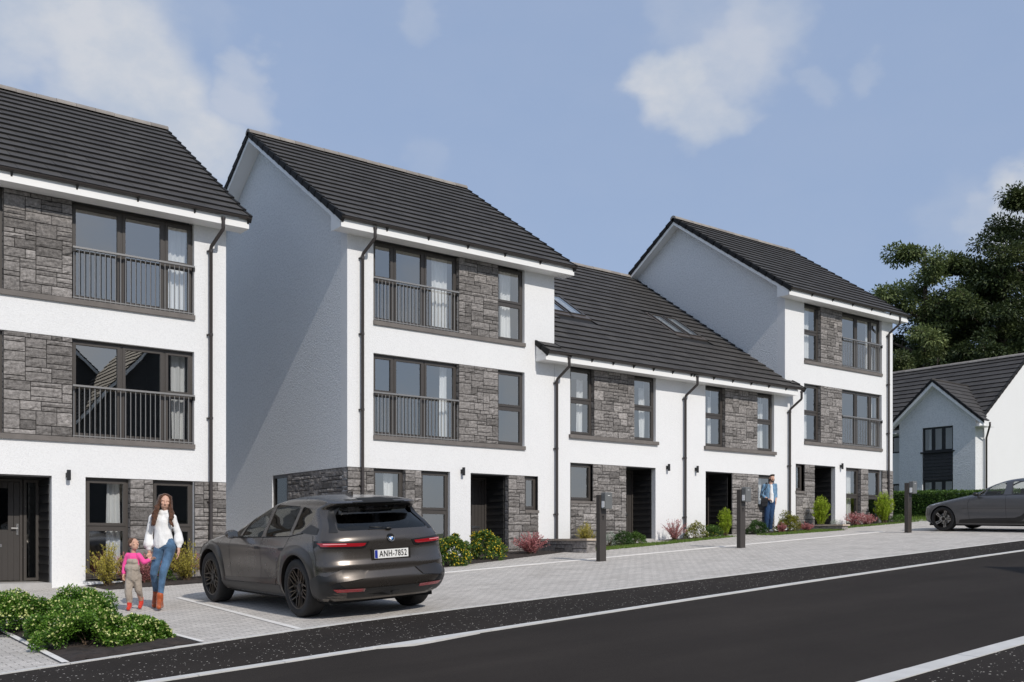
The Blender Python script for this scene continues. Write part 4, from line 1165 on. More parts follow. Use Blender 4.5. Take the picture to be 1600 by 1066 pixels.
def rounded(poly, r=.05, n=5):
    """straight-edged polygon with rounded corners"""
    out = []; N_ = len(poly)
    for i in range(N_):
        p, a, b = Vector(poly[i]), Vector(poly[i-1]), Vector(poly[(i+1) % N_])
        da, db = (a-p), (b-p); rr = min(r, da.length*.45, db.length*.45); A = p+da.normalized()*rr; B = p+db.normalized()*rr
        for k in range(n+1):
            t = k/n; q = A*(1-t)**2+p*2*t*(1-t)+B*t*t; out.append((q.x, q.y))
    return out
def patch(poly, fn, step=.04, flip=False):
    """fill a 2D polygon by column strips and map each point through fn(u, v)"""
    us = [p[0] for p in poly]; u0, u1 = min(us), max(us); n = max(2, int((u1-u0)/step)); mb = MB()
    def span(u):
        hit = []
        for i in range(len(poly)):
            a, b = poly[i], poly[(i+1) % len(poly)]
            if (a[0] <= u < b[0]) or (b[0] <= u < a[0]):
                hit.append(a[1]+(b[1]-a[1])*(u-a[0])/(b[0]-a[0]))
        return (min(hit), max(hit)) if hit else None
    ucs = sorted(set([u0+(u1-u0)*i/n for i in range(n+1)]+[p[0] for p in poly])); P = []
    cols = []
    for u in ucs:
        uu = min(max(u, u0+1e-5), u1-1e-5); s = span(uu)
        if s: cols.append((uu, s))
    vmax = max(s[1]-s[0] for u, s in cols); m = max(2, int(vmax/step))
    for u, s in cols: P.append([fn(u, s[0]+(s[1]-s[0])*j/m) for j in range(m+1)])
    mb.grid(P, flip=flip); return mb
def both(mbf, name, mats, parent, **kw):
    out = []
    for sg in (-1, 1):
        mb = mbf(sg); out.append(mb.build(name, mats, parent, **kw))
    return out

def wheel(parent, x, y, z, R, w, rimr, spokes, side, mats, style):
    """x = outer face of the tyre; side -1 left, +1 right"""
    s = side; t = MB(); c = (x, y, z)
    prof = [(-s*w, rimr*.98), (-s*w*.99, R*.93), (-s*w*.92, R*.985), (-s*w*.75, R), (-s*w*.25, R), (-s*w*.08, R*.985), (-s*w*.0, R*.95), (s*.004, R*.87), (-s*.004, rimr+.012), (-s*.02, rimr)]
    t.lathe(prof, c, 'x', 56)
    ty = t.build('wheel', M['tyre'], parent, smooth=True, angle=50, loc=c)
    r = MB(); r.lathe([(-s*.004, rimr+.010), (-s*.002, rimr-.008), (-s*.02, rimr-.02), (-s*.14, rimr-.03), (-s*.15, .02)], c, 'x', 48)
    r.build('rim', mats[0], ty, smooth=True, angle=40)
    def bar(mb, a0, r0, w0, a1, r1, w1, h0, h1, th=.03):
        P = []
        for (a, rr, ww, hh) in ((a0, r0, w0, h0), (a1, r1, w1, h1)):
            cy, cz = math.cos(a), math.sin(a)
            row = []
            for (dx, dw) in ((0, -1), (0, 1), (-th, 1.25), (-th, -1.25)):
                row.append((x+s*(-hh+dx), y+rr*cy-dw*ww*cz, z+rr*cz+dw*ww*cy))
            P.append(row)
        mb.grid(P, close=True)
    for k in range(5):
        a = 2*PI*k/5+PI/2+spokes; sp = MB(); e = MB()
        if style == 'y':
            da = .30
            for q in (-1, 1):
                bar(sp, a+q*.28, .035, .012, a+q*.05, rimr*.55, .012, .045, .03)
                bar(sp, a+q*.05, rimr*.53, .013, a+q*da, rimr-.01, .013, .03, .012)
                bar(e, a+q*.05, rimr*.53, .004, a+q*da, rimr-.01, .004, .027, .009, .008)
                bar(e, a+q*.56, rimr*.42, .004, a+q*.50, rimr-.01, .006, .03, .010, .02)
                bar(sp, a+q*.24, .04, .010, a+q*.56, rimr*.45, .010, .045, .034)
                bar(e, a+q*.07, rimr*.48, .004, a+q*.56, rimr*.42, .004, .03, .03, .01)
        else:
            bar(sp, a, .03, .028, a+.02, rimr*.6, .030, .04, .026); bar(sp, a+.02, rimr*.58, .030, a+.10, rimr-.006, .040, .026, .010)
            bar(e, a+.02, rimr*.3, .008, a+.07, rimr*.9, .012, .024, .011, .004)
        sp.build('spoke', mats[1], ty)
        e.build('spoke_edge', mats[2], ty)
    h = MB(); h.lathe([(-s*.10, .055), (-s*.035, .055), (-s*.03, .03), (-s*.03, .0)], c, 'x', 20); h.build('hub', mats[0], ty, smooth=True, angle=40)
    b = MB(); b.lathe([(-s*.13, rimr*.62), (-s*.12, rimr*.62), (-s*.12, .03)], c, 'x', 32); b.build('brake_disc', M['metal_light'] if style != 'y' else M['rim_dark'], ty, smooth=True, angle=40)
    return ty

def ground_align(root, x, y, yaw=0.):
    n = Vector((-.0575, -.025, 1)).normalized(); f = Vector((0, 1, 0)); f = (f-n*f.dot(n)).normalized(); r = f.cross(n)
    root.rotation_mode = 'XYZ'; m = Matrix((r, f, n)).transposed(); root.rotation_euler = m.to_euler(); root.location = (x, y, gz(x, y)+.012)

def zrows(zlist, step=.022):
    out = []
    for a, b in zip(zlist[:-1], zlist[1:]):
        n = max(1, round((b-a)/step)); out += [a+(b-a)*i/n for i in range(n)]
    return out+[zlist[-1]]

def suv():
    root = thing('parked_car', (0, 0, 0), 'dark bronze-grey sport utility car parked with its tail to the road', 'car')
    def bulge(y, z):
        h = .022*math.exp(-((y-0)/.55)**2)+.016*math.exp(-((y-3.0)/.5)**2)
        waist = -.022*math.exp(-((z-.62)/.16)**2)*math.exp(-((y-1.5)/.85)**4)
        crease = .010*math.exp(-((z-.93)/.05)**2)*math.exp(-((y-1.4)/1.5)**4)
        return h*math.exp(-((z-.62)/.36)**2)+waist+crease
    S = CarShape(
        W=[(.24, .86), (.32, .925), (.45, .952), (.7, .962), (.9, .955), (1.0, .93), (1.08, .895), (1.16, .862), (1.3, .80), (1.45, .735), (1.55, .688), (1.62, .62), (1.66, .53), (1.685, .38), (1.697, .15)],
        YR=[(.24, -.74), (.34, -.86), (.44, -.93), (.52, -.955), (.58, -.93), (.64, -.905), (.70, -.915), (.78, -.885), (.90, -.87), (1.0, -.885), (1.06, -.87), (1.12, -.83), (1.2, -.77), (1.47, -.52), (1.52, -.60), (1.565, -.66), (1.60, -.58), (1.64, -.30), (1.675, .1), (1.697, .6)],
        YF=[(.24, 3.62), (.35, 3.80), (.5, 3.86), (.75, 3.85), (.88, 3.78), (.96, 3.62), (1.02, 3.30), (1.07, 2.85), (1.11, 2.48), (1.16, 2.30), (1.35, 1.88), (1.52, 1.48), (1.60, 1.22), (1.65, .98), (1.68, .80), (1.697, .70)],
        RR=[(.24, .30), (.5, .34), (.9, .36), (1.1, .34), (1.3, .30), (1.5, .30), (1.58, .30), (1.65, .4), (1.697, .3)],
        RF=[(.24, .5), (.8, .7), (1.0, .9), (1.1, .5), (1.3, .42), (1.6, .4), (1.697, .3)], p=2.7, bulge=bulge)
    zs = zrows([.24, .34, .5, .58, .7, .9, 1.0, 1.06, 1.1, 1.16, 1.47, 1.52, 1.565, 1.60, 1.64, 1.675, 1.697], .02)
    body = S.shell(zs); me = body.mesh('body', [M['paint1'], M['well']], smooth=True)
    bm = bmesh.new(); bm.from_mesh(me); bmesh.ops.recalc_face_normals(bm, faces=bm.faces); bm.to_mesh(me); bm.free()
    bo = bpy.data.objects.new('body', me); COL.objects.link(bo)
    cut = []
    RA = .455; zc = .40
    for yy in (0, 3.0):
        for sg in (-1, 1):
            m = MB(); m.lathe([(0, 0), (0, RA), (sg*.42, RA), (sg*.42, 0)], (sg*.62, yy, zc), 'x', 48)
            m2 = MB(); pts = [(yy+RA*math.cos(2*PI*k/40), zc+RA*math.sin(2*PI*k/40)) for k in range(40)]
            m2.prism(pts, lambda u, v: (sg*.62, u, v), lambda u, v: (sg*1.2, u, v)); cut.append(tmp_obj(m2))
    # cabin cavity and window openings
    zi = zrows([.78, 1.0, 1.3, 1.5, 1.6, 1.64], .05)
    Si = CarShape(W=[(.78, .86), (1.0, .86), (1.16, .82), (1.3, .755), (1.45, .69), (1.55, .635), (1.64, .5)], YR=[(.78, -.70), (1.05, -.72), (1.2, -.66), (1.47, -.42), (1.56, -.40), (1.64, 0)],
                  YF=[(.78, 2.2), (1.0, 2.2), (1.16, 2.2), (1.35, 1.8), (1.52, 1.40), (1.64, .9)], RR=[(.78, .3), (1.64, .3)], RF=[(.78, .4), (1.64, .4)], p=2.7)
    cut.append(tmp_obj(Si.shell(zi)))
    belt = lambda y: 1.045+.022*(1.9-y) if y > .35 else 1.079+.09*(.35-y)
    w1 = rounded([(1.86, 1.04), (1.15, 1.055), (1.13, 1.555), (1.34, 1.55), (1.62, 1.40)], .05)      # front door glass
    w2 = rounded([(1.05, 1.06), (.30, 1.085), (.27, 1.53), (1.03, 1.56)], .05)
    w3 = rounded([(.22, 1.09), (-.02, 1.16), (-.22, 1.33), (-.20, 1.47), (.20, 1.525)], .06)
    w0 = [(2.16, 1.035), (1.93, 1.04), (1.72, 1.33), (1.70, 1.35)]
    for w in (w1, w2, w3):
        m = MB(); m.prism(w, lambda u, v: (-1.2, u, v), lambda u, v: (1.2, u, v)); cut.append(tmp_obj(m))
    rw = rounded([(-.70, 1.16), (.70, 1.16), (.60, 1.40), (.54, 1.505), (-.54, 1.505), (-.60, 1.40)], .07)
    m = MB(); m.prism(rw, lambda u, v: (u, -1.5, v), lambda u, v: (u, .0, v)); cut.append(tmp_obj(m))
    ws = rounded([(-.76, 1.17), (.76, 1.17), (.58, 1.57), (-.58, 1.57)], .06)
    m = MB(); m.prism(ws, lambda u, v: (u, 1.0, v), lambda u, v: (u, 3.0, v)); cut.append(tmp_obj(m))
    boolean_cut(bo, cut)
    me = bo.data; me.name = 'body'
    while len(me.materials) < 2: me.materials.append(None)
    me.materials[0] = M['paint1']; me.materials[1] = M['well']
    for p in me.polygons:
        c = p.center; p.use_smooth = True; p.material_index = 0
        for yy in (0, 3.0):
            d = math.hypot(c.y-yy, c.z-zc)
            if d < RA-.0005 and .6 < abs(c.x) < .93 and c.z < zc+RA and abs(p.normal.x) < .35: p.material_index = 1
            if abs(abs(c.x)-.62) < .01 and d < RA: p.material_index = 1
        if c.z < .245: p.material_index = 1
        if abs(c.x) < S.x(c.y, c.z)-.03 and c.z > .79 and c.z < 1.645 and -.75 < c.y < 2.3: p.material_index = 1
    md = bo.modifiers.new('es', 'EDGE_SPLIT'); md.split_angle = math.radians(32); bo.parent = root
    e = .005
    side = lambda sg, off=e: (lambda u, v: (sg*(S.x(u, v)+off), u, v))
    rear = lambda off=e: (lambda u, v: (u, S.yrear(u, v)-off, v))
    def sp(poly, name, mat, off=e, step=.04, par=None, only=(-1, 1), smooth=True):
        r = []
        for sg in only: r.append(patch(poly, side(sg, off), step, flip=(sg > 0)).build(name, mat, par or root, smooth=smooth))
        return r
    # glass, set a few mm inside the skin
    for w, gm_ in ((w1, 'car_glass'), (w2, 'privacy'), (w3, 'privacy')): sp(w, 'side_window', M[gm_], -.008)
    sp(w0, 'side_window', M['glass_dark'], .003)
    patch(rw, rear(-.01), .06).build('rear_window', M['privacy'], root, smooth=True)
    patch(ws, lambda u, v: (u, S.yfront(u, v)-.01, v), .06).build('windscreen', M['car_glass'], root, smooth=True)
    # black trim round the rear glass and behind the quarter window
    ring_o = rounded([(-.795, 1.13), (.795, 1.13), (.70, 1.37), (.63, 1.52), (-.63, 1.52), (-.70, 1.37)], .05)
    for sg in (-1, 1):
        m = patch([(sg*.70, 1.14), (sg*.80, 1.14), (sg*.715, 1.33), (sg*.63, 1.515), (sg*.54, 1.515), (sg*.60, 1.38)], rear(.006), .05); m.build('rear_pillar_trim', M['black'], root, smooth=True)
        m = patch([(-.235, 1.26), (-.02, 1.135), (-.35, 1.12), (-.50, 1.12), (-.50, 1.20)], side(sg, .004), .04, flip=sg > 0); m.build('pillar_trim', M['black'], root, smooth=True)
    # seats and headrests seen through the glass
    for (yy, xs_) in ((.95, (-.40, .40)), (.02, (-.42, 0, .42))):
        for x_ in xs_:
            m = MB(); m.prism(rounded([(-.24, .5), (.24, .5), (.21, 1.18), (-.21, 1.18)], .07), lambda u, v: (x_+u, yy-.13-.18*(v-.5), v), lambda u, v: (x_+u, yy+.02-.18*(v-.5), v))
            st = m.build('seat', M['seat'], root)
            m = MB(); m.prism(rounded([(-.13, 1.20), (.13, 1.20), (.11, 1.38), (-.11, 1.38)], .05), lambda u, v: (x_+u, yy-.24-.1*(v-1.2), v), lambda u, v: (x_+u, yy-.14-.1*(v-1.2), v)); m.build('headrest', M['seat'], st)
    # wheel arch panels, sills
    for yy in (0, 3.0):
        for sg in (-1, 1):
            P = []
            a0, a1 = (-.22, PI+.30) if yy else (-.30, PI+.22)
            for i in range(41):
                a = a0+(a1-a0)*i/40; row = []
                ca, sa = math.cos(a), math.sin(a); q = 1/max(abs(ca), abs(sa))**.35
                ro = .575*min(q, 1.10)
                for (rr, of) in ((RA-.012, -.05), (RA-.012, .008), (RA+.03, .010), (ro-.012, .009), (ro, .001)):
                    y_, z_ = yy+rr*ca, zc+rr*sa; row.append((sg*(S.x(min(max(y_, S.YR(max(z_, .26))+.02), 3.8), max(z_, .26))+of), y_, max(z_, .25)))
                P.append(row)
            m = MB(); m.grid(P, flip=(sg < 0)); m.build('wheel_arch', M['paint1d'], root, smooth=True, angle=40)
    sp([(.46, .26), (2.54, .26), (2.58, .375), (.50, .41)], 'sill', M['black'], .012)
    sp([(.66, .41), (2.5, .38), (2.5, .44), (.62, .50)], 'lower_trim', M['paint1d'], .006)
    # rear bumper: dark corner wedges, lower valance, reflectors
    sp([(-.86, .28), (-.43, .28), (-.42, .52), (-.66, .60), (-.87, .56)], 'bumper_side', M['black'], .014)
    patch(rounded([(-.62, .27), (.62, .27), (.66, .40), (-.66, .40)], .03), rear(.010), .05).build('diffuser', M['black'], root, smooth=True)
    for sg in (-1, 1):
        patch([(sg*.93, .44), (sg*.93, .57), (sg*.72, .665), (sg*.36, .64), (sg*.46, .535), (sg*.80, .50)], rear(.012), .04).build('bumper_inset', M['paint1d'], root, smooth=True)
        patch([(sg*.42, .36), (sg*.78, .365), (sg*.84, .41), (sg*.42, .40)], rear(.018), .04).build('reflector', M['red_lamp'], root, smooth=True)
        a = [(sg*.945, .965), (sg*.945, 1.010), (sg*.80, 1.008), (sg*.37, .992), (sg*.39, .960), (sg*.44, .950)]
        m = MB(); m2 = patch(a, rear(.014), .03); lo = m2.build('tail_lamp', M['red_lamp'], root, smooth=True)
        patch([(sg*.955, .945), (sg*.955, 1.038), (sg*.78, 1.034), (sg*.325, 1.008), (sg*.37, .935), (sg*.44, .925)], rear(.007), .03).build('lamp_surround', M['black'], lo, smooth=True)
        patch([(sg*.64, .984), (sg*.90, .990), (sg*.90, 1.0), (sg*.64, .994)], rear(.0165), .03).build('lamp_strip', M['lamp_rose'], lo, smooth=True)
    # shut lines, handles
    def line(pts, w=.006, off=.0035, par=None, nm='shut_line'):
        for sg in (-1, 1):
            m = MB(); P = []
            for i, (y_, z_) in enumerate(pts):
                a = pts[max(i-1, 0)]; b = pts[min(i+1, len(pts)-1)]; d = Vector((b[0]-a[0], b[1]-a[1])).normalized(); nx, nz_ = -d.y*w/2, d.x*w/2
                P.append([(sg*(S.x(y_+nx*k, z_+nz_*k)+off), y_+nx*k, z_+nz_*k) for k in (-1, 1)])
            m.grid(P, flip=sg > 0); m.build(nm, M['gap'], root, smooth=True)
    sub = lambda pts: [tuple(Vector(a)*(1-t)+Vector(b)*t) for a, b in zip(pts[:-1], pts[1:]) for t in (0, .25, .5, .75)]+[pts[-1]]
    line(sub([(1.10, 1.05), (1.11, .85), (1.14, .55), (1.16, .42)])); line(sub([(2.18, 1.03), (2.22, .8), (2.20, .55), (2.16, .42)]))
    line(sub([(.26, 1.09), (.30, .95), (.50, .80), (.60, .62), (.62, .45)])); line(sub([(.62, .425), (2.16, .405)]))
    line(sub([(2.16, 1.035), (1.10, 1.055), (.26, 1.085), (-.10, 1.13)]), .012, .004, nm='belt_trim')
    line(sub([(-.40, 1.10), (-.52, .95), (-.60, .80), (-.60, .66), (-.86, .62)]))
    for yy in (1.22, .42):
        sp(rounded([(yy-.09, .885), (yy+.09, .885), (yy+.08, .925), (yy-.07, .93)], .015), 'door_handle', M['black'], .006)
    # rear wiper, badge, number plate, lettering lines
    w = MB(); w.tube([(.02, S.yrear(0, 1.18)-.03, 1.175), (-.26, S.yrear(-.26, 1.20)-.025, 1.20)], .012, 8); w.ellipsoid((.02, S.yrear(0, 1.17)-.025, 1.17), (.05, .02, .022)); w.build('wiper', M['black'], root, smooth=True)
    zb_, rb = 1.045, .043; yb_ = S.yrear(0, zb_)-.02
    tilt = math.atan2(S.YR(1.08)-S.YR(1.01), .07)
    def disc(r0, r1, a0, a1, off, n=24):
        m = MB(); P = []
        for i in range(n+1):
            a = a0+(a1-a0)*i/n; P.append([(rr*math.cos(a), yb_-off+rr*math.sin(a)*math.sin(tilt)*1., zb_+rr*math.sin(a)*math.cos(tilt)) for rr in (r0, r1)])
        m.grid(P); return m
    m = MB(); m.lathe([(0, 0), (0, .052), (.03, .052)], (0, yb_-.001, zb_), 'y', 28); bd = m.build('badge', M['black'], root, smooth=True, angle=40)
    disc(.047, .052, 0, 2*PI, .004).build('badge_rim', M['metal_light'], bd)
    for k in range(4): disc(0, .031, k*PI/2, (k+1)*PI/2, .005, 8).build('badge_quarter', M['badge_white'] if k % 2 == 0 else M['badge_blue'], bd)
    pz, pw, ph = .835, .26, .057; py = S.yrear(0, pz)-.012
    yofs = S.yrear(pw, pz)
    m = MB(); m.box(-.30, .30, py-.004, py+.06, pz-.075, pz+.075); rc = m.build('plate_recess', M['paint1d'], root)
    m = MB(); m.box(-pw, pw, py-.014, py-.006, pz-ph, pz+ph); pl = m.build('number_plate', M['plate'], root)
    m = MB(); m.box(-pw+.004, -pw+.045, py-.0165, py-.0145, pz-ph+.004, pz+ph-.004); m.build('plate_band', M['euro'], pl)
    cu = bpy.data.curves.new('plate_text', 'FONT'); cu.body = 'ANH-7852'; cu.size = .098; cu.align_x = 'CENTER'; cu.align_y = 'CENTER'; cu.extrude = .0008; cu.offset = .0012; cu.space_character = 1.12
    cu.materials.append(M['black']); to = bpy.data.objects.new('plate_text', cu); COL.objects.link(to); bpy.context.view_layer.update(); tm = bpy.data.meshes.new_from_object(to.evaluated_get(bpy.context.evaluated_depsgraph_get())); bpy.data.objects.remove(to); to = bpy.data.objects.new('plate_text', tm); COL.objects.link(to); to.parent = pl; to.location = (.024, py-.0165, pz-.002); to.rotation_euler = (PI/2, 0, 0); to.scale = (.88, 1.15, 1)
    # mirrors
    for sg in (-1, 1):
        m = MB(); m.ellipsoid((sg*1.06, 1.86, 1.095), (.10, .075, .068), 18, 12); m.v = [(v[0], min(max(v[1], 1.815), 1.95), v[2]) for v in m.v]; mi = m.build('door_mirror', M['paint1'], root, smooth=True)
        m = MB(); m.box(min(sg*.90, sg*1.02), max(sg*.90, sg*1.02), 1.85, 1.90, 1.04, 1.065); m.build('mirror_arm', M['black'], mi)
        m = MB(); m.box(sg*1.06-.075, sg*1.06+.075, 1.809, 1.813, 1.05, 1.14); m.build('mirror_glass', M['mirror'], mi)
    # front lamps (far side of the car)
    for sg in (-1, 1):
        m = patch([(sg*.45, .84), (sg*.90, .86), (sg*.90, .90), (sg*.45, .89)], lambda u, v: (u, S.yfront(u, v)+.006, v), .04); m.build('headlight', M['lamp'], root, smooth=True)
    # roof antenna fin, underside
    m = MB(); m.prism([(.10, 1.67), (.30, 1.68), (.13, 1.74), (.10, 1.74)], lambda u, v: (-.012, u, v), lambda u, v: (.012, u, v)); m.build('antenna', M['paint1'], root)
    m = MB(); m.box(-.80, .80, -.62, 3.5, .20, .25); m.build('underbody', M['well'], root)
    for (yy, sg) in ((0, -1), (0, 1), (3.0, -1), (3.0, 1)):
        wheel(root, sg*.955, yy, .395, .395, .26, .275, .12 if yy else -.1, sg, (M['rim_dark'], M['rim_dark'], M['rim_bronze']), 'y')
    return root
M['lamp_rose'] = simple('lamp_rose', (.9, .35, .38), .15); M['mirror'] = simple('mirror_glass', (.8, .8, .82), .03, metal=1.)
car1 = suv()
ground_align(car1, 7.19, 12.71)

def squash(root, z0, k):
    for o in root.children:
        if o.name.startswith('wheel') and not o.name.startswith('wheel_arch'): continue
        for q in [o]+list(o.children):
            if q.type == 'MESH':
                for v in q.data.vertices:
                    if v.co.z > z0: v.co.z = z0+(v.co.z-z0)*k
squash(car1, 1.14, .885)
# ---------------------------------------------------------------- the grey car at the far end
def hatchback():
    root = thing('parked_car', (0, 0, 0), 'satin grey car with five-spoke wheels, parked side-on beyond the farthest charging post', 'car')
    S = CarShape(
        W=[(.20, .84), (.34, .905), (.55, .93), (.75, .925), (.9, .91), (.98, .885), (1.04, .84), (1.1, .80), (1.3, .675), (1.4, .605), (1.46, .52), (1.49, .38), (1.505, .15)],
        YR=[(.20, -.62), (.5, -.80), (.8, -.84), (.95, -.82), (1.03, -.72), (1.1, -.58), (1.3, -.20), (1.4, .05), (1.46, .28), (1.505, .62)],
        YF=[(.20, 3.52), (.30, 3.64), (.5, 3.68), (.66, 3.67), (.74, 3.60), (.80, 3.42), (.86, 3.18), (.93, 2.86), (1.0, 2.52), (1.05, 2.28), (1.15, 2.04), (1.3, 1.72), (1.4, 1.42), (1.46, 1.16), (1.505, .80)],
        RR=[(.2, .3), (.9, .4), (1.3, .4), (1.505, .3)], RF=[(.2, .45), (.7, .55), (.9, .7), (1.05, .7), (1.2, .5), (1.505, .3)], p=2.5,
        bulge=lambda y, z: (.014*math.exp(-(y/.55)**2)+.012*math.exp(-((y-2.9)/.5)**2))*math.exp(-((z-.55)/.3)**2)-.020*math.exp(-((z-.55)/.10)**2)*math.exp(-((y-1.45)/.85)**4))
    zs = zrows([.20, .34, .55, .66, .74, .80, .86, .93, 1.0, 1.05, 1.15, 1.3, 1.4, 1.46, 1.49, 1.505], .018)
    me = S.shell(zs).mesh('body', [M['paint2'], M['well']], smooth=True)
    bm = bmesh.new(); bm.from_mesh(me); bmesh.ops.recalc_face_normals(bm, faces=bm.faces); bm.to_mesh(me); bm.free()
    bo = bpy.data.objects.new('body', me); COL.objects.link(bo); cut = []; RA, zc = .39, .36
    for yy in (0, 2.9):
        for sg in (-1, 1):
            m2 = MB(); pts = [(yy+RA*math.cos(2*PI*k/40), zc+RA*math.sin(2*PI*k/40)) for k in range(40)]
            m2.prism(pts, lambda u, v: (sg*.60, u, v), lambda u, v: (sg*1.2, u, v)); cut.append(tmp_obj(m2))
    Si = CarShape(W=[(.72, .84), (.98, .84), (1.1, .765), (1.3, .64), (1.4, .57), (1.455, .45)], YR=[(.72, -.5), (1.0, -.55), (1.1, -.40), (1.3, -.05), (1.4, .2), (1.455, .45)],
                  YF=[(.72, 2.1), (1.05, 2.08), (1.15, 1.92), (1.3, 1.60), (1.4, 1.28), (1.455, .9)], RR=[(.72, .3), (1.455, .3)], RF=[(.72, .4), (1.455, .4)], p=2.5)
    cut.append(tmp_obj(Si.shell(zrows([.72, 1.0, 1.2, 1.4, 1.455], .05))))
    w1 = rounded([(1.70, 1.035), (1.14, 1.045), (1.14, 1.395), (1.36, 1.36), (1.60, 1.26)], .035)
    w0 = rounded([(2.06, 1.03), (1.76, 1.033), (1.67, 1.22), (1.80, 1.17)], .02)
    w2 = rounded([(.93, 1.05), (-.20, 1.08), (.12, 1.34), (.55, 1.395), (.98, 1.40)], .05)
    for w in (w1, w0, w2):
        m = MB(); m.prism(w, lambda u, v: (-1.2, u, v), lambda u, v: (1.2, u, v)); cut.append(tmp_obj(m))
    ws = rounded([(-.66, 1.12), (.66, 1.12), (.50, 1.41), (-.50, 1.41)], .06)
    m = MB(); m.prism(ws, lambda u, v: (u, 1.0, v), lambda u, v: (u, 3.0, v)); cut.append(tmp_obj(m))
    rw = rounded([(-.62, 1.12), (.62, 1.12), (.48, 1.38), (-.48, 1.38)], .06)
    m = MB(); m.prism(rw, lambda u, v: (u, -1.0, v), lambda u, v: (u, .5, v)); cut.append(tmp_obj(m))
    boolean_cut(bo, cut); me = bo.data; me.name = 'body'
    while len(me.materials) < 2: me.materials.append(None)
    me.materials[0] = M['paint2']; me.materials[1] = M['well']
    for p in me.polygons:
        c = p.center; p.use_smooth = True; p.material_index = 0
        for yy in (0, 2.9):
            d = math.hypot(c.y-yy, c.z-zc)
            if d < RA-.0005 and .58 < abs(c.x) < .91 and abs(p.normal.x) < .35: p.material_index = 1
            if abs(abs(c.x)-.60) < .01 and d < RA: p.material_index = 1
        if c.z < .205: p.material_index = 1
        if abs(c.x) < S.x(c.y, c.z)-.03 and .73 < c.z < 1.46 and -.6 < c.y < 2.1: p.material_index = 1
    md = bo.modifiers.new('es', 'EDGE_SPLIT'); md.split_angle = math.radians(32); bo.parent = root
    side = lambda sg, off=.004: (lambda u, v: (sg*(S.x(u, v)+off), u, v))
    def sp(poly, name, mat, off=.004, step=.04):
        for sg in (-1, 1): patch(poly, side(sg, off), step, flip=(sg > 0)).build(name, mat, root, smooth=True)
    for w in (w0, w1, w2): sp(w, 'side_window', M['car_glass2'], -.007)
    patch(ws, lambda u, v: (u, S.yfront(u, v)-.01, v), .06).build('windscreen', M['car_glass2'], root, smooth=True)
    patch(rw, lambda u, v: (u, S.yrear(u, v)+.01, v), .06).build('rear_window', M['car_glass2'], root, smooth=True)
    sp([(.44, .24), (2.44, .24), (2.40, .30), (.50, .30)], 'sill', M['black'], .012)
    sp([(2.42, .305), (2.36, .34), (1.9, .375), (1.2, .39), (.8, .40), (.62, .46), (.42, .62), (.40, .60), (.50, .42), (.60, .32), (.9, .30)], 'sill_trim', M['black'], .008)
    def line(pts, w=.006, off=.003, mat=None, nm='shut_line'):
        pts = [tuple(Vector(a)*(1-t)+Vector(b)*t) for a, b in zip(pts[:-1], pts[1:]) for t in (0, .25, .5, .75)]+[pts[-1]]
        for sg in (-1, 1):
            m = MB(); P = []
            for i, (y_, z_) in enumerate(pts):
                a = pts[max(i-1, 0)]; b = pts[min(i+1, len(pts)-1)]; d = Vector((b[0]-a[0], b[1]-a[1])).normalized(); nx, nz_ = -d.y*w/2, d.x*w/2
                P.append([(sg*(S.x(y_+nx*k, z_+nz_*k)+off), y_+nx*k, z_+nz_*k) for k in (-1, 1)])
            m.grid(P, flip=sg > 0); m.build(nm, mat or M['gap'], root, smooth=True)
    line([(1.06, 1.04), (1.05, .8), (1.04, .5), (1.02, .32)]); line([(2.06, 1.02), (2.14, .8), (2.12, .5), (2.08, .34)]); line([(1.02, .32), (2.08, .32)])
    line([(3.38, .845), (2.9, .93), (2.4, 1.02)], .006); line([(2.06, 1.022), (1.1, 1.035), (0, 1.06)], .012, .004, nm='belt_trim')
    line([(2.30, .66), (1.4, .655), (.4, .67)], .004)
    for sg in (-1, 1):
        patch([(sg*.52, .77), (sg*.84, .80), (sg*.86, .83), (sg*.56, .79)], lambda u, v: (u, S.yfront(u, v)+.006, v), .03).build('headlight', M['lamp'], root, smooth=True)
        patch(rounded([(3.16, .775), (3.42, .735), (3.44, .76), (3.18, .80)], .01), side(sg, .006), .03, flip=sg > 0).build('headlight', M['lamp'], root, smooth=True)
        patch([(sg*.5, .30), (sg*.80, .30), (sg*.84, .40), (sg*.55, .36)], lambda u, v: (u, S.yfront(u, v)+.006, v), .03).build('bumper_vent', M['black'], root, smooth=True)
        m = MB(); m.ellipsoid((sg*1.0, 1.86, 1.07), (.095, .08, .055), 16, 10); mi = m.build('door_mirror', M['black'], root, smooth=True)
        m = MB(); m.box(min(sg*.84, sg*.96), max(sg*.84, sg*.96), 1.85, 1.89, 1.02, 1.045); m.build('mirror_arm', M['black'], mi)
    for x_ in (-.36, .36):
        for yy in (.98, .10):
            m = MB(); m.prism(rounded([(-.22, .5), (.22, .5), (.19, 1.02), (-.19, 1.02)], .06), lambda u, v: (x_+u, yy-.12-.16*(v-.5), v), lambda u, v: (x_+u, yy+.0-.16*(v-.5), v)); st = m.build('seat', M['seat'], root)
            m = MB(); m.prism(rounded([(-.12, 1.03), (.12, 1.03), (.10, 1.20), (-.10, 1.20)], .05), lambda u, v: (x_+u, yy-.22-.1*(v-1.03), v), lambda u, v: (x_+u, yy-.13-.1*(v-1.03), v)); m.build('headrest', M['seat'], st)
    m = MB(); m.lathe([(0, .16), (.02, .18), (.04, .16), (.02, .15)], (-.36, 1.50, .93), 'y', 20); m.build('steering_wheel', M['seat'], root, smooth=True)
    m = MB(); m.box(-.78, .78, 1.55, 2.05, .80, .98); m.build('dashboard', M['seat'], root)
    m = MB(); m.ellipsoid((0, 1.45, 1.34), (.11, .02, .03)); m.build('interior_mirror', M['black'], root, smooth=True)
    m = MB(); m.box(-.76, .76, -.5, 3.4, .16, .22); m.build('underbody', M['well'], root)
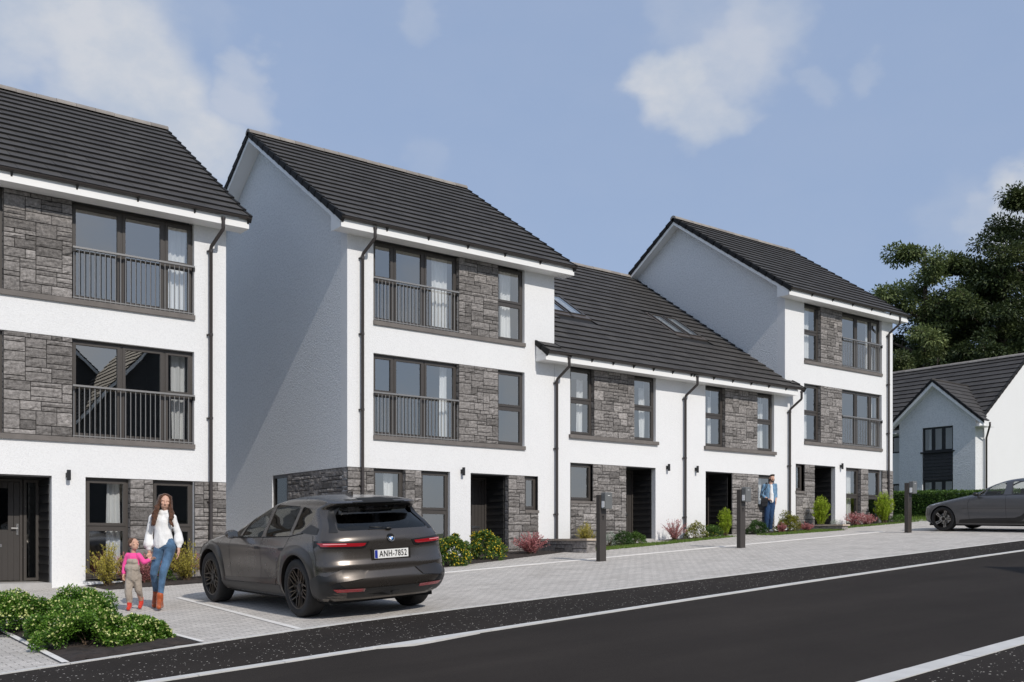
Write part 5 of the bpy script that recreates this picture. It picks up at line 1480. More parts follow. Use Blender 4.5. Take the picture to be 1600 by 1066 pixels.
    for (yy, sg) in ((0, -1), (0, 1), (2.9, -1), (2.9, 1)): wheel(root, sg*.925, yy, .36, .358, .24, .262, .3, sg, (M['rim_dark'], M['rim_grey'], M['rim_dark']), 's')
    return root
car2 = hatchback()
ground_align(car2, 29.36, 13.15)

# ---------------------------------------------------------------- charging posts
M['post'] = simple('charger_post_metal', (.060, .052, .047), .45, metal=.2, var=.04)
M['charger'] = simple('charger_grey', (.135, .14, .14), .4, var=.03)
def charging_post(x, y, label):
    z = gz(x, y); root = thing('charging_post', (x, y, z), label, 'charging post', 'charging posts along the driveway edge')
    m = MB(); m.box(x-.095, x+.095, y-.06, y+.06, z-.1, z+1.45); p = m.build('post', M['post'], root)
    bv = p.modifiers.new('bv', 'BEVEL'); bv.width = .006; bv.segments = 2
    m = MB(); m.box(x-.12, x+.12, y-.085, y+.085, z-.05, z+.012); m.build('base_plate', M['post'], root)
    m = MB(); m.prism(rounded([(x-.065, z+1.14), (x+.145, z+1.14), (x+.145, z+1.50), (x-.065, z+1.50)], .03), lambda u, v: (u, y-.20, v), lambda u, v: (u, y-.062, v)); b = m.build('charger_box', M['charger'], root)
    bv = b.modifiers.new('bv', 'BEVEL'); bv.width = .012; bv.segments = 3
    m = MB(); m.prism(rounded([(y-.17, z+1.17), (y-.09, z+1.17), (y-.09, z+1.31), (y-.17, z+1.31)], .015), lambda u, v: (x-.072, u, v), lambda u, v: (x-.064, u, v)); m.build('socket_cover', M['upvc'], b)
    m = MB(); m.box(x+.01, x+.07, y-.2015, y-.1995, z+1.425, z+1.435); m.build('logo_mark', M['upvc'], b)  # small pale bar for the white logo on the box
    m = MB(); m.tube([(x-.0, y-.075, z+.98), (x-.0, y-.058, z+.98)], .016, 12); m.box(x-.008, x+.008, y-.066, y-.0605, z+.90, z+1.0); m.build('lock', M['black'], root)
charging_post(15.31, 16.52, 'dark charging post with grey box by the low stone wall, nearest the dark car')
charging_post(20.12, 16.64, 'dark charging post with grey box just to the left of the man with the bag')
charging_post(27.52, 16.6, 'dark charging post with grey box standing beside the nose of the grey car')

# ---------------------------------------------------------------- people
def capsule(mb, p0, r0, p1, r1, n=14, fl=1.0, fdir=None):
    p0, p1 = Vector(p0), Vector(p1); d = p1-p0; L = d.length; d = d.normalized() if L > 1e-6 else Vector((0, 0, 1))
    a = Vector((0, 1, 0)) if abs(d.y) < .9 else Vector((1, 0, 0)); e1 = d.cross(a).normalized(); e2 = d.cross(e1).normalized()
    P = []
    for i in range(5): t = PI/2*i/4; P.append((p0-d*r0*math.cos(t), r0*math.sin(t)+1e-5))
    for i in range(5): t = PI/2*i/4; P.append((p1+d*r1*math.sin(t), r1*math.cos(t)+1e-5))
    mb.grid([[c+e1*math.cos(2*PI*k/n)*r+e2*math.sin(2*PI*k/n)*r*fl for k in range(n)] for (c, r) in P], close=True)
def blob(name, prims, mat, parent, vox=.009, it=4, fold=0., fscale=14., cut=None, label=None, seed=0):
    """merge tapered limbs and ellipsoids into one continuous skin"""
    mb = MB()
    for q in prims:
        if q[0] == 'c': capsule(mb, *q[1:5], fl=(q[5] if len(q) > 5 else 1.))
        elif q[0] == 'e': mb.ellipsoid(q[1], q[2], 18, 12)
        elif q[0] == 'r':      # rotated ellipsoid: centre, radii, euler
            t = MB(); t.ellipsoid((0, 0, 0), q[2], 18, 12); R = Matrix.Rotation(q[3][0], 3, 'X') @ Matrix.Rotation(q[3][1], 3, 'Y') @ Matrix.Rotation(q[3][2], 3, 'Z')
            b = len(mb.v); mb.v += [tuple(R @ Vector(v)+Vector(q[1])) for v in t.v]
            for f in t.f: mb.face(tuple(b+i for i in f))
    me = mb.mesh(name, mat, smooth=True); bm = bmesh.new(); bm.from_mesh(me); bmesh.ops.remove_doubles(bm, verts=bm.verts, dist=1e-4); bmesh.ops.recalc_face_normals(bm, faces=bm.faces); bm.to_mesh(me); bm.free()
    o = bpy.data.objects.new(name, me); COL.objects.link(o)
    md = o.modifiers.new('r', 'REMESH'); md.mode = 'VOXEL'; md.voxel_size = vox; md.use_smooth_shade = True
    ms = o.modifiers.new('s', 'SMOOTH'); ms.iterations = it; ms.factor = .5
    dg = bpy.context.evaluated_depsgraph_get(); dg.update(); m2 = bpy.data.meshes.new_from_object(o.evaluated_get(dg)); o.modifiers.clear(); o.data = m2; m2.name = name
    if fold or cut:
        m2.update(); ns = [v.normal.copy() for v in m2.vertices]
        for v, n_ in zip(m2.vertices, ns):
            if fold:
                c = v.co; k = noise.noise(Vector((c.x*fscale+seed, c.y*fscale, c.z*fscale*.55)))+.5*noise.noise(Vector((c.x*fscale*2.2, c.y*fscale*2.2+seed, c.z*fscale*1.1)))
                v.co = c+n_*k*fold
            if cut: v.co = cut(v.co)
    m2.materials.clear(); m2.materials.append(mat); m2.polygons.foreach_set('use_smooth', [True]*len(m2.polygons))
    if parent: o.parent = parent
    return o
def hand(w, tip_dir, up, r=.0085, L=.085, curl=.35, side=1):
    """palm, four unequal bent fingers and a thumb leaving the side of the palm; w wrist, tip_dir down the hand"""
    w = Vector(w); d = Vector(tip_dir).normalized(); u = Vector(up).normalized(); u = (u-d*u.dot(d)).normalized(); s_ = d.cross(u)
    k = L/.085; out = [('c', tuple(w), .021*k, tuple(w+d*.03*k), .025*k, .62), ('c', tuple(w+d*.04*k-s_*.017*k), .019*k, tuple(w+d*.075*k-s_*.018*k), .013*k), ('c', tuple(w+d*.04*k+s_*.017*k), .019*k, tuple(w+d*.075*k+s_*.018*k), .013*k)]
    for i, (o, ln) in enumerate(((-.030, .068), (-.010, .080), (.010, .075), (.029, .058))):
        p = w+d*.078*k+s_*o*k; q = p+(d*math.cos(curl*.6)+u*math.sin(curl*.6))*ln*.5*k; e = q+(d*math.cos(curl*2)+u*math.sin(curl*2))*ln*.5*k
        out += [('c', tuple(p), r*k, tuple(q), r*.92*k), ('c', tuple(q), r*.92*k, tuple(e), r*.8*k)]
    p = w+d*.025*k-s_*side*.026*k; q = p+(d*.7-s_*side*.6+u*.3).normalized()*.036*k; e = q+(d*.9-s_*side*.15+u*.4).normalized()*.028*k
    out += [('c', tuple(p), r*1.25*k, tuple(q), r*1.1*k), ('c', tuple(q), r*1.1*k, tuple(e), r*.9*k)]
    return out
def head_prims(c, s=1., yaw=0., pitch=0., roll=0.):
    """head facing -Y; c = centre of the skull"""
    R = Matrix.Rotation(yaw, 3, 'Z') @ Matrix.Rotation(roll, 3, 'Y') @ Matrix.Rotation(pitch, 3, 'X'); c = Vector(c)
    P = lambda x, y, z: tuple(c+R @ Vector((x*s, y*s, z*s)))
    e = (0, 0, 0)
    pr = [('r', P(0, .012, .022), (.076*s, .093*s, .092*s), (pitch, roll, yaw)), ('r', P(0, -.020, -.045), (.060*s, .066*s, .072*s), (pitch, roll, yaw)), ('c', P(0, -.050, -.094), .020*s, P(0, -.045, -.088), .024*s),
          ('c', P(0, -.090, .010), .0085*s, P(0, -.106, -.028), .0125*s), ('c', P(-.012, -.092, -.034), .007*s, P(.012, -.092, -.034), .007*s),
          ('c', P(-.016, -.080, -.058), .0085*s, P(.016, -.080, -.058), .0085*s), ('c', P(-.014, -.078, -.069), .009*s, P(.014, -.078, -.069), .009*s),
          ('e', P(-.040, -.062, -.018), (.021*s,)*3), ('e', P(.040, -.062, -.018), (.021*s,)*3), ('c', P(-.045, -.066, .030), .013*s, P(.045, -.066, .030), .013*s),
          ('r', P(-.078, .008, -.006), (.010*s, .018*s, .030*s), (pitch, roll, yaw)), ('r', P(.078, .008, -.006), (.010*s, .018*s, .030*s), (pitch, roll, yaw))]
    return pr, P
def face_parts(P, s, body, smile=True, skin='skin', beard=False):
    for sg in (-1, 1):
        m = MB(); m.ellipsoid(P(sg*.030, -.0775, .008), (.0125*s, .008*s, .0075*s), 12, 8); ey = m.build('eye', M['eye_white'], body, smooth=True)
        m = MB(); m.ellipsoid(P(sg*.030, -.0835, .008), (.0062*s, .0045*s, .0065*s), 10, 8); m.build('iris', M['dark_eye'], ey, smooth=True)
        m = MB(); m.tube([P(sg*.014, -.086, .024), P(sg*.030, -.086, .030), P(sg*.046, -.076, .025)], .0032*s, 6); m.build('eyebrow', M['brow'], body, smooth=True)
        m = MB(); m.tube([P(sg*.017, -.083, .012), P(sg*.030, -.0865, .0155), P(sg*.043, -.078, .012)], .0018*s, 6); m.build('eyelash', M['dark_eye'], body, smooth=True)
    m = MB(); w = .027 if smile else .021
    m.tube([P(-w, -.080, -.054), P(-w*.5, -.0885, -.061), P(0, -.090, -.0635), P(w*.5, -.0885, -.061), P(w, -.080, -.054)], .0052*s, 8); lp = m.build('lips', M['lips'], body, smooth=True)
    if smile: m = MB(); m.tube([P(-.016, -.0905, -.0585), P(0, -.0945, -.0605), P(.016, -.0905, -.0585)], .0034*s, 8); m.build('teeth', M['eye_white'], lp, smooth=True)
def cloth(name, col, var=.18, vscale=10., bscale=40., bump=.5, rough=.85):
    m, nt, p = new_mat(name); p.inputs['Roughness'].default_value = rough; p.inputs['Specular IOR Level'].default_value = .2; p.inputs['Sheen Weight'].default_value = .15
    tc = N(nt, 'ShaderNodeTexCoord'); nz = N(nt, 'ShaderNodeTexNoise', i_Scale=vscale, i_Detail=7., i_Roughness=.65); nt.links.new(tc.outputs['Object'], nz.inputs['Vector'])
    r = ramp(nt, nz.outputs['Fac'], [(.3, tuple(c*(1-var) for c in col)), (.7, tuple(min(1, c*(1+var)) for c in col))]); nt.links.new(r.outputs[0], p.inputs['Base Color'])
    nb = N(nt, 'ShaderNodeTexNoise', i_Scale=bscale, i_Detail=4., i_Distortion=.6); nt.links.new(tc.outputs['Object'], nb.inputs['Vector'])
    bp = N(nt, 'ShaderNodeBump', i_Strength=bump, i_Distance=.01); nt.links.new(nb.outputs['Fac'], bp.inputs['Height']); nt.links.new(bp.outputs[0], p.inputs['Normal'])
    return m
M['skin'] = simple('skin', (.56, .33, .24), .5, var=.06, vscale=15.); M['eye_white'] = simple('eye_white', (.75, .73, .70), .3); M['dark_eye'] = simple('dark_eye', (.02, .012, .01), .2)
M['brow'] = simple('brow_hair', (.03, .016, .01), .7); M['lips'] = simple('lips', (.42, .10, .09), .4)
M['hair_brown'] = cloth('brown_hair', (.085, .036, .018), .55, 30., 90., 1., .45); M['hair_dark'] = cloth('dark_hair', (.022, .014, .010), .4, 30., 90., 1., .5); M['hair_child'] = cloth('child_hair', (.10, .048, .026), .4, 30., 90., 1., .5)
M['blouse'] = cloth('white_blouse', (.80, .80, .80), .03, 8., 22., .6); M['jeans'] = cloth('blue_jeans', (.07, .135, .23), .55, 5., 60., .4); M['jeans2'] = cloth('dark_blue_jeans', (.022, .055, .13), .35, 7., 60., .4)
M['boots'] = cloth('tan_boot_leather', (.36, .085, .03), .3, 14., 60., .3, .4); M['pink'] = cloth('pink_top', (.85, .09, .33), .08, 8., 30., .5); M['overall'] = cloth('beige_dungarees', (.36, .31, .26), .12, 8., 26., .8)
M['red_boot'] = cloth('red_boot_leather', (.62, .05, .03), .25, 14., 60., .3, .4); M['denim'] = cloth('light_denim_shirt', (.15, .27, .41), .3, 9., 40., .6); M['tee'] = cloth('white_tee', (.82, .82, .82), .02, 8., 25., .5)
M['bag'] = cloth('black_bag', (.015, .016, .02), .3, 12., 40., .6, .6); M['cuff'] = cloth('boot_cuff_fleece', (.55, .45, .42), .1, 30., 80., 1.)

CAMR = math.atan2(-FX, FY)     # local X lines up with the camera's right
def place(px, depth, label, name='person'):
    r = (px-800)/1610*depth; x, y = FX*depth+FY*r, FY*depth-FX*r
    t = thing(name, (x, y, gz(x, y)+.012), label, 'person'); t.rotation_euler = (0, 0, CAMR); return t
def leg(h, k, a, r=(.085, .058, .040)): return [('c', h, r[0], k, r[1]), ('c', k, r[1], a, r[2])]

def woman():
    t = place(253, 15.55, 'woman with long brown hair, white blouse and jeans, holding a child by the hand')
    C = (.045, 0, 1.60); hp, P = head_prims(C, 1.0, yaw=.42, pitch=.08, roll=.10)
    SL, SR = (-.145, 0, 1.365), (.165, .0, 1.365); EL, ER = (-.205, .03, 1.10), (.235, .04, 1.12); WL, WR = (-.185, -.02, .845), (.262, -.03, .875)
    HL, HR = (-.035, 0, .92), (.135, 0, .92); KL, KR = (-.105, -.06, .52), (.075, -.17, .54); AL, AR = (-.155, .20, .235), (.045, -.22, .165)
    body = hp+[('c', (.035, .01, 1.42), .047, (.045, .01, 1.54), .045), ('c', (-.09, 0, 1.36), .062, (.11, 0, 1.36), .062), ('c', (.01, 0, 1.30), .115, (.02, 0, 1.12), .10, .72), ('c', (.02, 0, 1.12), .095, (.05, 0, .98), .10, .75),
        ('c', SL, .045, EL, .036), ('c', EL, .036, WL, .023), ('c', SR, .045, ER, .036), ('c', ER, .036, WR, .023)]+leg(HL, KL, AL, (.070, .044, .033))+leg(HR, KR, AR, (.070, .044, .033))
    body += hand(WL, (.18, -.05, -1), (.5, -.6, 0), curl=.6, L=.085, side=-1)+hand(WR, (-.02, -.1, -1), (-1, -.3, 0), curl=.35, side=1)
    body += [('c', AL, .034, (-.155, .17, .14), .028), ('c', AR, .034, (.05, -.25, .07), .028)]
    b = blob('body', body, M['skin'], t, .0065, 3); face_parts(P, .97, b)
    # hair: cap, parted fall over both shoulders in waves
    pr = [('r', P(0, .030, .040), (.088, .090, .092), (.1, .08, .3))]; r = random.Random(4)
    for i in range(34):
        side = -1 if i % 2 else 1; a = r.uniform(0, 1)
        x0 = side*(.062+.022*a); y0 = -.035+.11*a*r.uniform(.3, 1.2)
        pts = [P(side*.012, -.02+.05*a, .112), P(x0*.95, y0, .085), P(x0*1.12, y0+.005, .02), P(x0*1.22+side*.008, y0+.0, -.06)]
        L = r.uniform(.15, .30); ph = r.uniform(0, 6)
        base = Vector(pts[-1]); 
        for q in range(1, 8):
            f = q/7; pts.append((base.x+side*(.05*f)+.020*math.sin(ph+f*10)-.02*f*side*a, base.y-.055*f*(1-a)-.025*f+.012*math.cos(ph+f*8)-.02, base.z-L*f))
        for p_, q_ in zip(pts[:-1], pts[1:]): pr.append(('c', p_, .0175, q_, .016))
    blob('hair', pr, M['hair_brown'], b, .0075, 2, .004, 40.)
    # blouse with balloon sleeves
    bl = [('c', (-.09, .0, 1.355), .064, (.12, .0, 1.355), .064), ('c', (.012, 0, 1.28), .130, (.02, .0, 1.10), .130, .78), ('c', (.02, 0, 1.10), .135, (.02, .01, .96), .150, .80), ('c', SL, .048, EL, .058), ('c', EL, .060, (-.20, 0, .96), .076), ('c', (-.20, 0, .96), .074, (-.188, -.02, .90), .04),
          ('c', SR, .048, ER, .054), ('c', ER, .056, (.25, 0, 1.0), .066), ('c', (.25, 0, 1.0), .064, (.26, -.02, .93), .038), ('c', (.0, .01, 1.43), .06, (.07, .01, 1.43), .058)]
    def hem(c):
        lim = .86+.10*max(0, min(1, (c.x+.08)/.16)) if c.y < .03 else .80
        if abs(c.x-.02) < .165 and c.z < lim: c = Vector((c.x, c.y, lim+(c.z-lim)*.08))
        return c
    blob('blouse', bl, M['blouse'], b, .010, 3, .011, 11., cut=hem, seed=3)
    jn = [('c', (-.01, 0, .95), .096, (.11, 0, .95), .096), ('c', (.01, .01, 1.0), .09, (.09, .01, 1.0), .09)]+leg(HL, KL, (-.150, .17, .27), (.084, .056, .042))+leg(HR, KR, (.048, -.215, .20), (.084, .056, .042))
    blob('jeans', jn, M['jeans'], b, .009, 3, .005, 20., seed=9)
    for (a, toe, heel, nm) in ((AL, (-.135, .06, .040), (-.155, .20, .125), 'boot'), (AR, (.075, -.35, .04), (.05, -.205, .048), 'boot')):
        bt = blob(nm, [('c', (a[0], a[1], a[2]+.04), .052, (a[0], a[1], a[2]-.05), .050), ('c', (a[0], a[1]-.01, a[2]-.05), .050, heel, .046), ('c', heel, .044, toe, .043, .85), ('c', (a[0], a[1]-.03, a[2]-.06), .044, toe, .040), ('c', toe, .042, (toe[0]+.008, toe[1]-.03, toe[2]-.004), .036)], M['boots'], b, .008, 3)
        m = MB(); m.lathe([(0, .050), (.012, .062), (.03, .064), (.042, .052), (.03, .046)], (a[0], a[1], a[2]+.04), 'z', 20); m.build('boot_cuff', M['cuff'], bt, smooth=True)
        for k_ in (m,): pass
        m = MB(); hx = heel[0]; m.box(hx-.026, hx+.026, heel[1]-.02, heel[1]+.032, heel[2]-.055, heel[2]-.02); m.build('heel', M['black'], bt)
    return t
def child():
    t = place(208, 15.40, 'small child in pink top, beige dungarees and red boots beside the woman')
    C = (.012, 0, .985); hp, P = head_prims(C, .80, yaw=1.0, pitch=-.22)
    SL, SR = (-.085, .02, .815), (.085, -.01, .815); EL, ER = (-.13, .02, .665), (.165, -.0, .715); WL, WR = (-.132, -.03, .525), (.255, .02, .755)
    HL, HR = (-.045, 0, .50), (.050, .01, .50); KL, KR = (-.052, -.05, .30), (.068, .03, .31); AL, AR = (-.045, -.03, .09), (.062, .16, .13)
    body = hp+[('c', (0, .01, .84), .033, (.005, .01, .91), .033), ('c', (-.05, .01, .80), .042, (.05, .01, .80), .042), ('c', (0, 0, .76), .078, (0, 0, .56), .085, .8), ('c', SL, .032, EL, .026), ('c', EL, .026, WL, .018), ('c', SR, .032, ER, .026), ('c', ER, .026, WR, .018)]
    body += leg(HL, KL, AL, (.055, .042, .032))+leg(HR, KR, AR, (.055, .042, .032))+hand(WL, (.0, -.1, -1), (1, -.4, 0), r=.008, L=.055, curl=.5, side=-1)+hand(WR, (.75, .02, .35), (0, -.6, -.6), r=.008, L=.055, curl=.6, side=1)
    b = blob('body', body, M['skin'], t, .006, 3); face_parts(P, .80, b, smile=True)
    pr = [('r', P(0, .028, .030), (.070, .076, .076), (0, 0, 1.0)), ('e', P(0, .075, .10), (.030, .030, .028)), ('c', P(-.06, .0, .03), .02, P(.06, .0, .03), .02)]
    for i in range(14):
        a = i/14*2*PI; pr.append(('c', P(.02*math.cos(a), .075+.02*math.sin(a), .105), .006, P(.045*math.cos(a), .085+.045*math.sin(a), .125), .004))
    blob('hair', pr, M['hair_child'], b, .006, 2, .004, 50.)
    blob('top', [('c', (-.055, .01, .80), .052, (.055, .0, .80), .052), ('c', (0, 0, .77), .090, (0, 0, .58), .092, .8), ('c', SL, .044, EL, .038), ('c', EL, .038, (-.132, -.02, .56), .032), ('c', SR, .044, ER, .038), ('c', ER, .038, (.228, .01, .742), .030)], M['pink'], b, .008, 3, .006, 22.)
    ov = [('c', (0, -.01, .60), .098, (0, -.005, .50), .108, .85), ('c', (-.035, -.045, .72), .048, (.045, -.045, .72), .048, 1.), ('c', (-.04, -.03, .63), .07, (.04, -.03, .63), .07)]+[('c', HL, .068, KL, .056), ('c', KL, .056, (-.045, -.03, .13), .042), ('c', HR, .068, KR, .054), ('c', KR, .052, (.064, .13, .18), .038)]
    d = blob('dungarees', ov, M['overall'], b, .008, 3, .010, 20.)
    m = MB(); m.tube([(-.035, -.088, .755), (-.05, -.06, .84), (-.05, .0, .865), (-.04, .06, .82)], .010, 8); m.tube([(.045, -.088, .755), (.055, -.06, .84), (.05, .0, .865), (.04, .06, .82)], .010, 8); m.build('strap', M['overall'], d, smooth=True)
    for (a, toe) in ((AL, (-.03, -.115, .028)), (AR, (.075, .07, .04))): blob('boot', [('c', (a[0], a[1], a[2]+.04), .036, (a[0], a[1], a[2]-.04), .036), ('c', (a[0], a[1], a[2]-.045), .034, toe, .030)], M['red_boot'], b, .007, 2)
    return t
def man():
    t = place(1202, 32.7, 'bearded man in open denim shirt and jeans with a black shoulder bag')
    C = (.085, 0, 1.70); hp, P = head_prims(C, 1.0, yaw=.12, pitch=.05)
    SL, SR = (-.165, .0, 1.47), (.195, .0, 1.48); EL, ER = (-.245, .02, 1.17), (.225, .06, 1.19); WL, WR = (-.075, -.13, 1.03), (.195, -.02, .975)
    HL, HR = (-.05, 0, .92), (.095, 0, .92); KL, KR = (-.085, -.03, .49), (.055, -.05, .50); AL, AR = (-.105, .03, .09), (.03, .0, .09)
    body = hp+[('c', (.04, .01, 1.50), .057, (.075, .01, 1.62), .054), ('c', (-.10, .01, 1.44), .062, (.13, .01, 1.44), .062), ('c', (.015, .015, 1.34), .115, (.02, .015, 1.12), .11, .72), ('c', (.02, .01, 1.12), .11, (.02, 0, .98), .115, .75), ('c', SL, .055, EL, .045), ('c', EL, .045, WL, .029), ('c', SR, .055, ER, .045), ('c', ER, .045, WR, .029)]
    body += leg(HL, KL, AL, (.08, .05, .04))+leg(HR, KR, AR, (.08, .05, .04))+hand(WL, (.9, -.2, -.25), (0, -.3, -1), curl=.6, L=.095, r=.0095, side=-1)+hand(WR, (-.15, -.1, -1), (-1, -.2, 0), curl=.4, L=.095, r=.0095, side=1)
    b = blob('body', body, M['skin'], t, .0075, 3); face_parts(P, 1.0, b, smile=False)
    blob('hair', [('r', P(0, .028, .050), (.084, .088, .078), (0, 0, .12)), ('c', P(-.045, -.055, .098), .024, P(.045, -.055, .102), .026), ('c', P(-.02, -.06, .112), .02, P(.03, -.055, .115), .02)], M['hair_dark'], b, .008, 2, .004, 60.)
    blob('beard', [('c', P(-.058, -.035, -.050), .017, P(-.030, -.066, -.088), .019), ('c', P(.058, -.035, -.050), .017, P(.030, -.066, -.088), .019), ('c', P(-.03, -.068, -.090), .021, P(.03, -.068, -.090), .021), ('c', P(-.02, -.088, -.044), .0065, P(.02, -.088, -.044), .0065), ('c', P(-.068, -.01, -.01), .011, P(-.060, -.035, -.05), .013), ('c', P(.068, -.01, -.01), .011, P(.060, -.035, -.05), .013)], M['hair_dark'], b, .006, 2, .003, 60.)
    blob('shirt', [('c', (-.10, .01, 1.445), .080, (.13, .01, 1.445), .080), ('c', (-.045, .01, 1.36), .115, (-.045, .015, .97), .105, .95), ('c', (.115, .015, 1.36), .100, (.115, .02, .97), .080, 1.1), ('c', (.02, .05, 1.35), .13, (.02, .05, 1.0), .13, .7), ('c', SL, .060, EL, .054), ('c', EL, .054, (-.17, -.06, 1.10), .048), ('c', SR, .060, ER, .052), ('c', ER, .052, (.215, .03, 1.10), .046)], M['denim'], b, .011, 3, .009, 14.)
    blob('tee', [('c', (.045, -.065, 1.46), .045, (.045, -.09, 1.2), .055), ('c', (.04, -.09, 1.25), .055, (.04, -.085, .97), .058, .9), ('c', (.065, -.09, 1.2), .05, (.065, -.08, .97), .055, .9)], M['tee'], b, .010, 3, .005, 12.)
    blob('jeans', [('c', (-.03, 0, .95), .105, (.08, 0, .95), .105)]+leg(HL, KL, (-.10, .02, .12), (.105, .076, .062))+leg(HR, KR, (.035, .0, .12), (.105, .076, .062)), M['jeans2'], b, .010, 3, .007, 16.)
    for a, toe in ((AL, (-.115, -.12, .03)), (AR, (.05, -.15, .03))): blob('shoe', [('c', (a[0], a[1]+.02, .045), .04, toe, .036, .8), ('c', toe, .036, (toe[0], toe[1]-.04, .028), .03)], M['tee'], b, .008, 2)
    bag = thing('shoulder_bag', (t.location.x, t.location.y, t.location.z+.80), 'black shoulder bag hanging at the hip of the man in denim', 'bag'); bag.rotation_euler = t.rotation_euler
    m = MB(); m.prism(rounded([(-.30, .0), (-.09, -.0), (-.07, .26), (-.29, .26)], .05), lambda u, v: (u, -.16, v), lambda u, v: (u, -.08, v)); bb = m.build('bag_body', M['bag'], None); bb.parent = bag
    bv = bb.modifiers.new('bv', 'BEVEL'); bv.width = .02; bv.segments = 3
    m = MB(); m.prism(rounded([(-.30, .13), (-.085, .13), (-.07, .27), (-.295, .27)], .04), lambda u, v: (u, -.175, v), lambda u, v: (u, -.159, v)); bf = m.build('bag_flap', M['bag'], None); bf.parent = bag
    m = MB(); P_ = [(-.30, -.13, .25), (-.27, -.15, .45), (-.13, -.15, .62), (-.105, -.10, .745), (-.10, .0, .765), (-.12, .10, .70), (-.26, .10, .45), (-.31, -.02, .27), (-.30, -.13, .25)]
    m.grid([[(x, y-.0, z), (x+.03, y, z)] for x, y, z in P_]); m.grid([[(x+.03, y-.004, z), (x, y-.004, z)] for x, y, z in P_]); st = m.build('strap', M['bag'], None, smooth=True); st.parent = bag
    return t
woman(); child(); man()
# ---------------------------------------------------------------- plants
M['leaf_box'] = leaf_mat('glossy_green_leaf', (.028, .085, .010), (.18, .34, .045), .3, .35)
M['leaf_dark'] = leaf_mat('dark_green_leaf', (.020, .055, .012), (.075, .15, .028), .2, .4)
M['leaf_mid'] = leaf_mat('mid_green_leaf', (.04, .095, .015), (.15, .25, .05), .28)
M['leaf_lime'] = leaf_mat('lime_leaf', (.22, .32, .015), (.52, .66, .06), .4)
M['leaf_olive'] = leaf_mat('yellow_green_leaf', (.10, .12, .015), (.34, .33, .04), .3)
M['leaf_gold'] = leaf_mat('golden_leaf', (.30, .28, .04), (.74, .64, .15), .4)
M['leaf_pink'] = leaf_mat('pink_leaf', (.34, .09, .10), (.78, .38, .38), .35)
M['leaf_grey'] = leaf_mat('silver_leaf', (.28, .33, .28), (.55, .60, .52), .25)
M['bloom_cream'] = leaf_mat('cream_tip', (.45, .52, .14), (.85, .85, .45), .2)
M['bloom_yellow'] = leaf_mat('yellow_bloom', (.62, .42, .02), (.90, .78, .10), .2)
M['bloom_white'] = leaf_mat('white_bloom', (.75, .70, .65), (.9, .88, .84), .2)
M['twig'] = simple('twig', (.10, .065, .04), .9, var=.3, vscale=20.); M['bark'] = simple('bark', (.075, .06, .048), .95, var=.4, vscale=6., bump=1., bscale=14.)

def leaf(mb, p, d, n, L, W, tone):
    """a small folded leaf: p base, d along, n up"""
    s = d.cross(n).normalized()*W*.5; mid = p+d*L*.45-n*L*.06; b = len(mb.v); mb.tone = tone
    mb.v += [tuple(p), tuple(mid+s+n*L*.10), tuple(p+d*L), tuple(mid-s+n*L*.10), tuple(mid)]
    mb.face((b, b+1, b+2, b+4)); mb.face((b, b+4, b+2, b+3))
def rvec(r):
    while True:
        v = Vector((r.uniform(-1, 1), r.uniform(-1, 1), r.uniform(-1, 1)))
        if .05 < v.length < 1: return v.normalized()
def mound(name, x, y, rx, ry, h, label, mat, n=2600, L=.045, W=.024, bloom=None, nb=300, bs=.02, seed=1, group=None, clump=.30, cat='shrub', lift=0.):
    """rounded shrub: sprigs of leaves on many small clumps over a rough dome"""
    r = random.Random(seed); z0 = gz(x, y)+lift; root = thing(name, (x, y, z0), label, cat, group)
    # clump centres
    cs = []
    n = int(n*1.25)
    for i in range(60):
        a = r.uniform(0, 2*PI); e = math.asin(r.random()**.8); k = r.uniform(.62, .92)*(1+.22*noise.noise(Vector((math.cos(a)*2+seed, math.sin(a)*2, e*2))))
        cs.append((Vector((x+rx*k*math.cos(a)*math.cos(e), y+ry*k*math.sin(a)*math.cos(e), z0+.05*h+h*k*.92*math.sin(e))), r.uniform(.75, 1.25), r.uniform(-.2, .2)))
    mb = MB(); bl = MB(); cr = clump*min(rx, ry, h)
    for i in range(n):
        c, sz, tn = cs[r.randrange(len(cs))]; d = rvec(r)
        out = (c-Vector((x, y, z0-.1))).normalized(); d = (d+out*.9).normalized(); rad = cr*sz*r.random()**.45
        p = c+d*rad
        if p.z < z0+.012: p.z = z0+.012+abs(p.z-z0)*.2
        nrm = (d*.4+Vector((0, 0, .6))+rvec(r)*.7).normalized(); dd = (d+rvec(r)*.8).normalized()
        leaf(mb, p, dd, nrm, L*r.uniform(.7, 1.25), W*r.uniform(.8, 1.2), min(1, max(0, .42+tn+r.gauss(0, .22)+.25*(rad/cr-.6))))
    if bloom:
        for i in range(nb):
            c, sz, tn = cs[r.randrange(len(cs))]; out = (c-Vector((x, y, z0-.1))).normalized(); d = (rvec(r)+out*1.3).normalized(); p = c+d*cr*sz*r.uniform(.92, 1.12)
            if p.z < z0+.03: continue
            for k in range(4):
                q = rvec(r); leaf(bl, p, (d+q*.9).normalized(), (d+q*.2).normalized(), bs*r.uniform(.7, 1.2), bs*.7, r.random())
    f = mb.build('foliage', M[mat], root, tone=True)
    if bloom: bl.build('blossom', M[bloom], root, tone=True)
    st = MB()
    for i in range(9):
        c = cs[r.randrange(len(cs))][0]; st.tube([(x+r.uniform(-.03, .03), y+r.uniform(-.03, .03), z0-.02), ((x+c.x)/2, (y+c.y)/2, z0+(c.z-z0)*.6), tuple(c)], .006, 5, rs=[.009, .006, .003])
    st.build('stem', M['twig'], root)
    return root
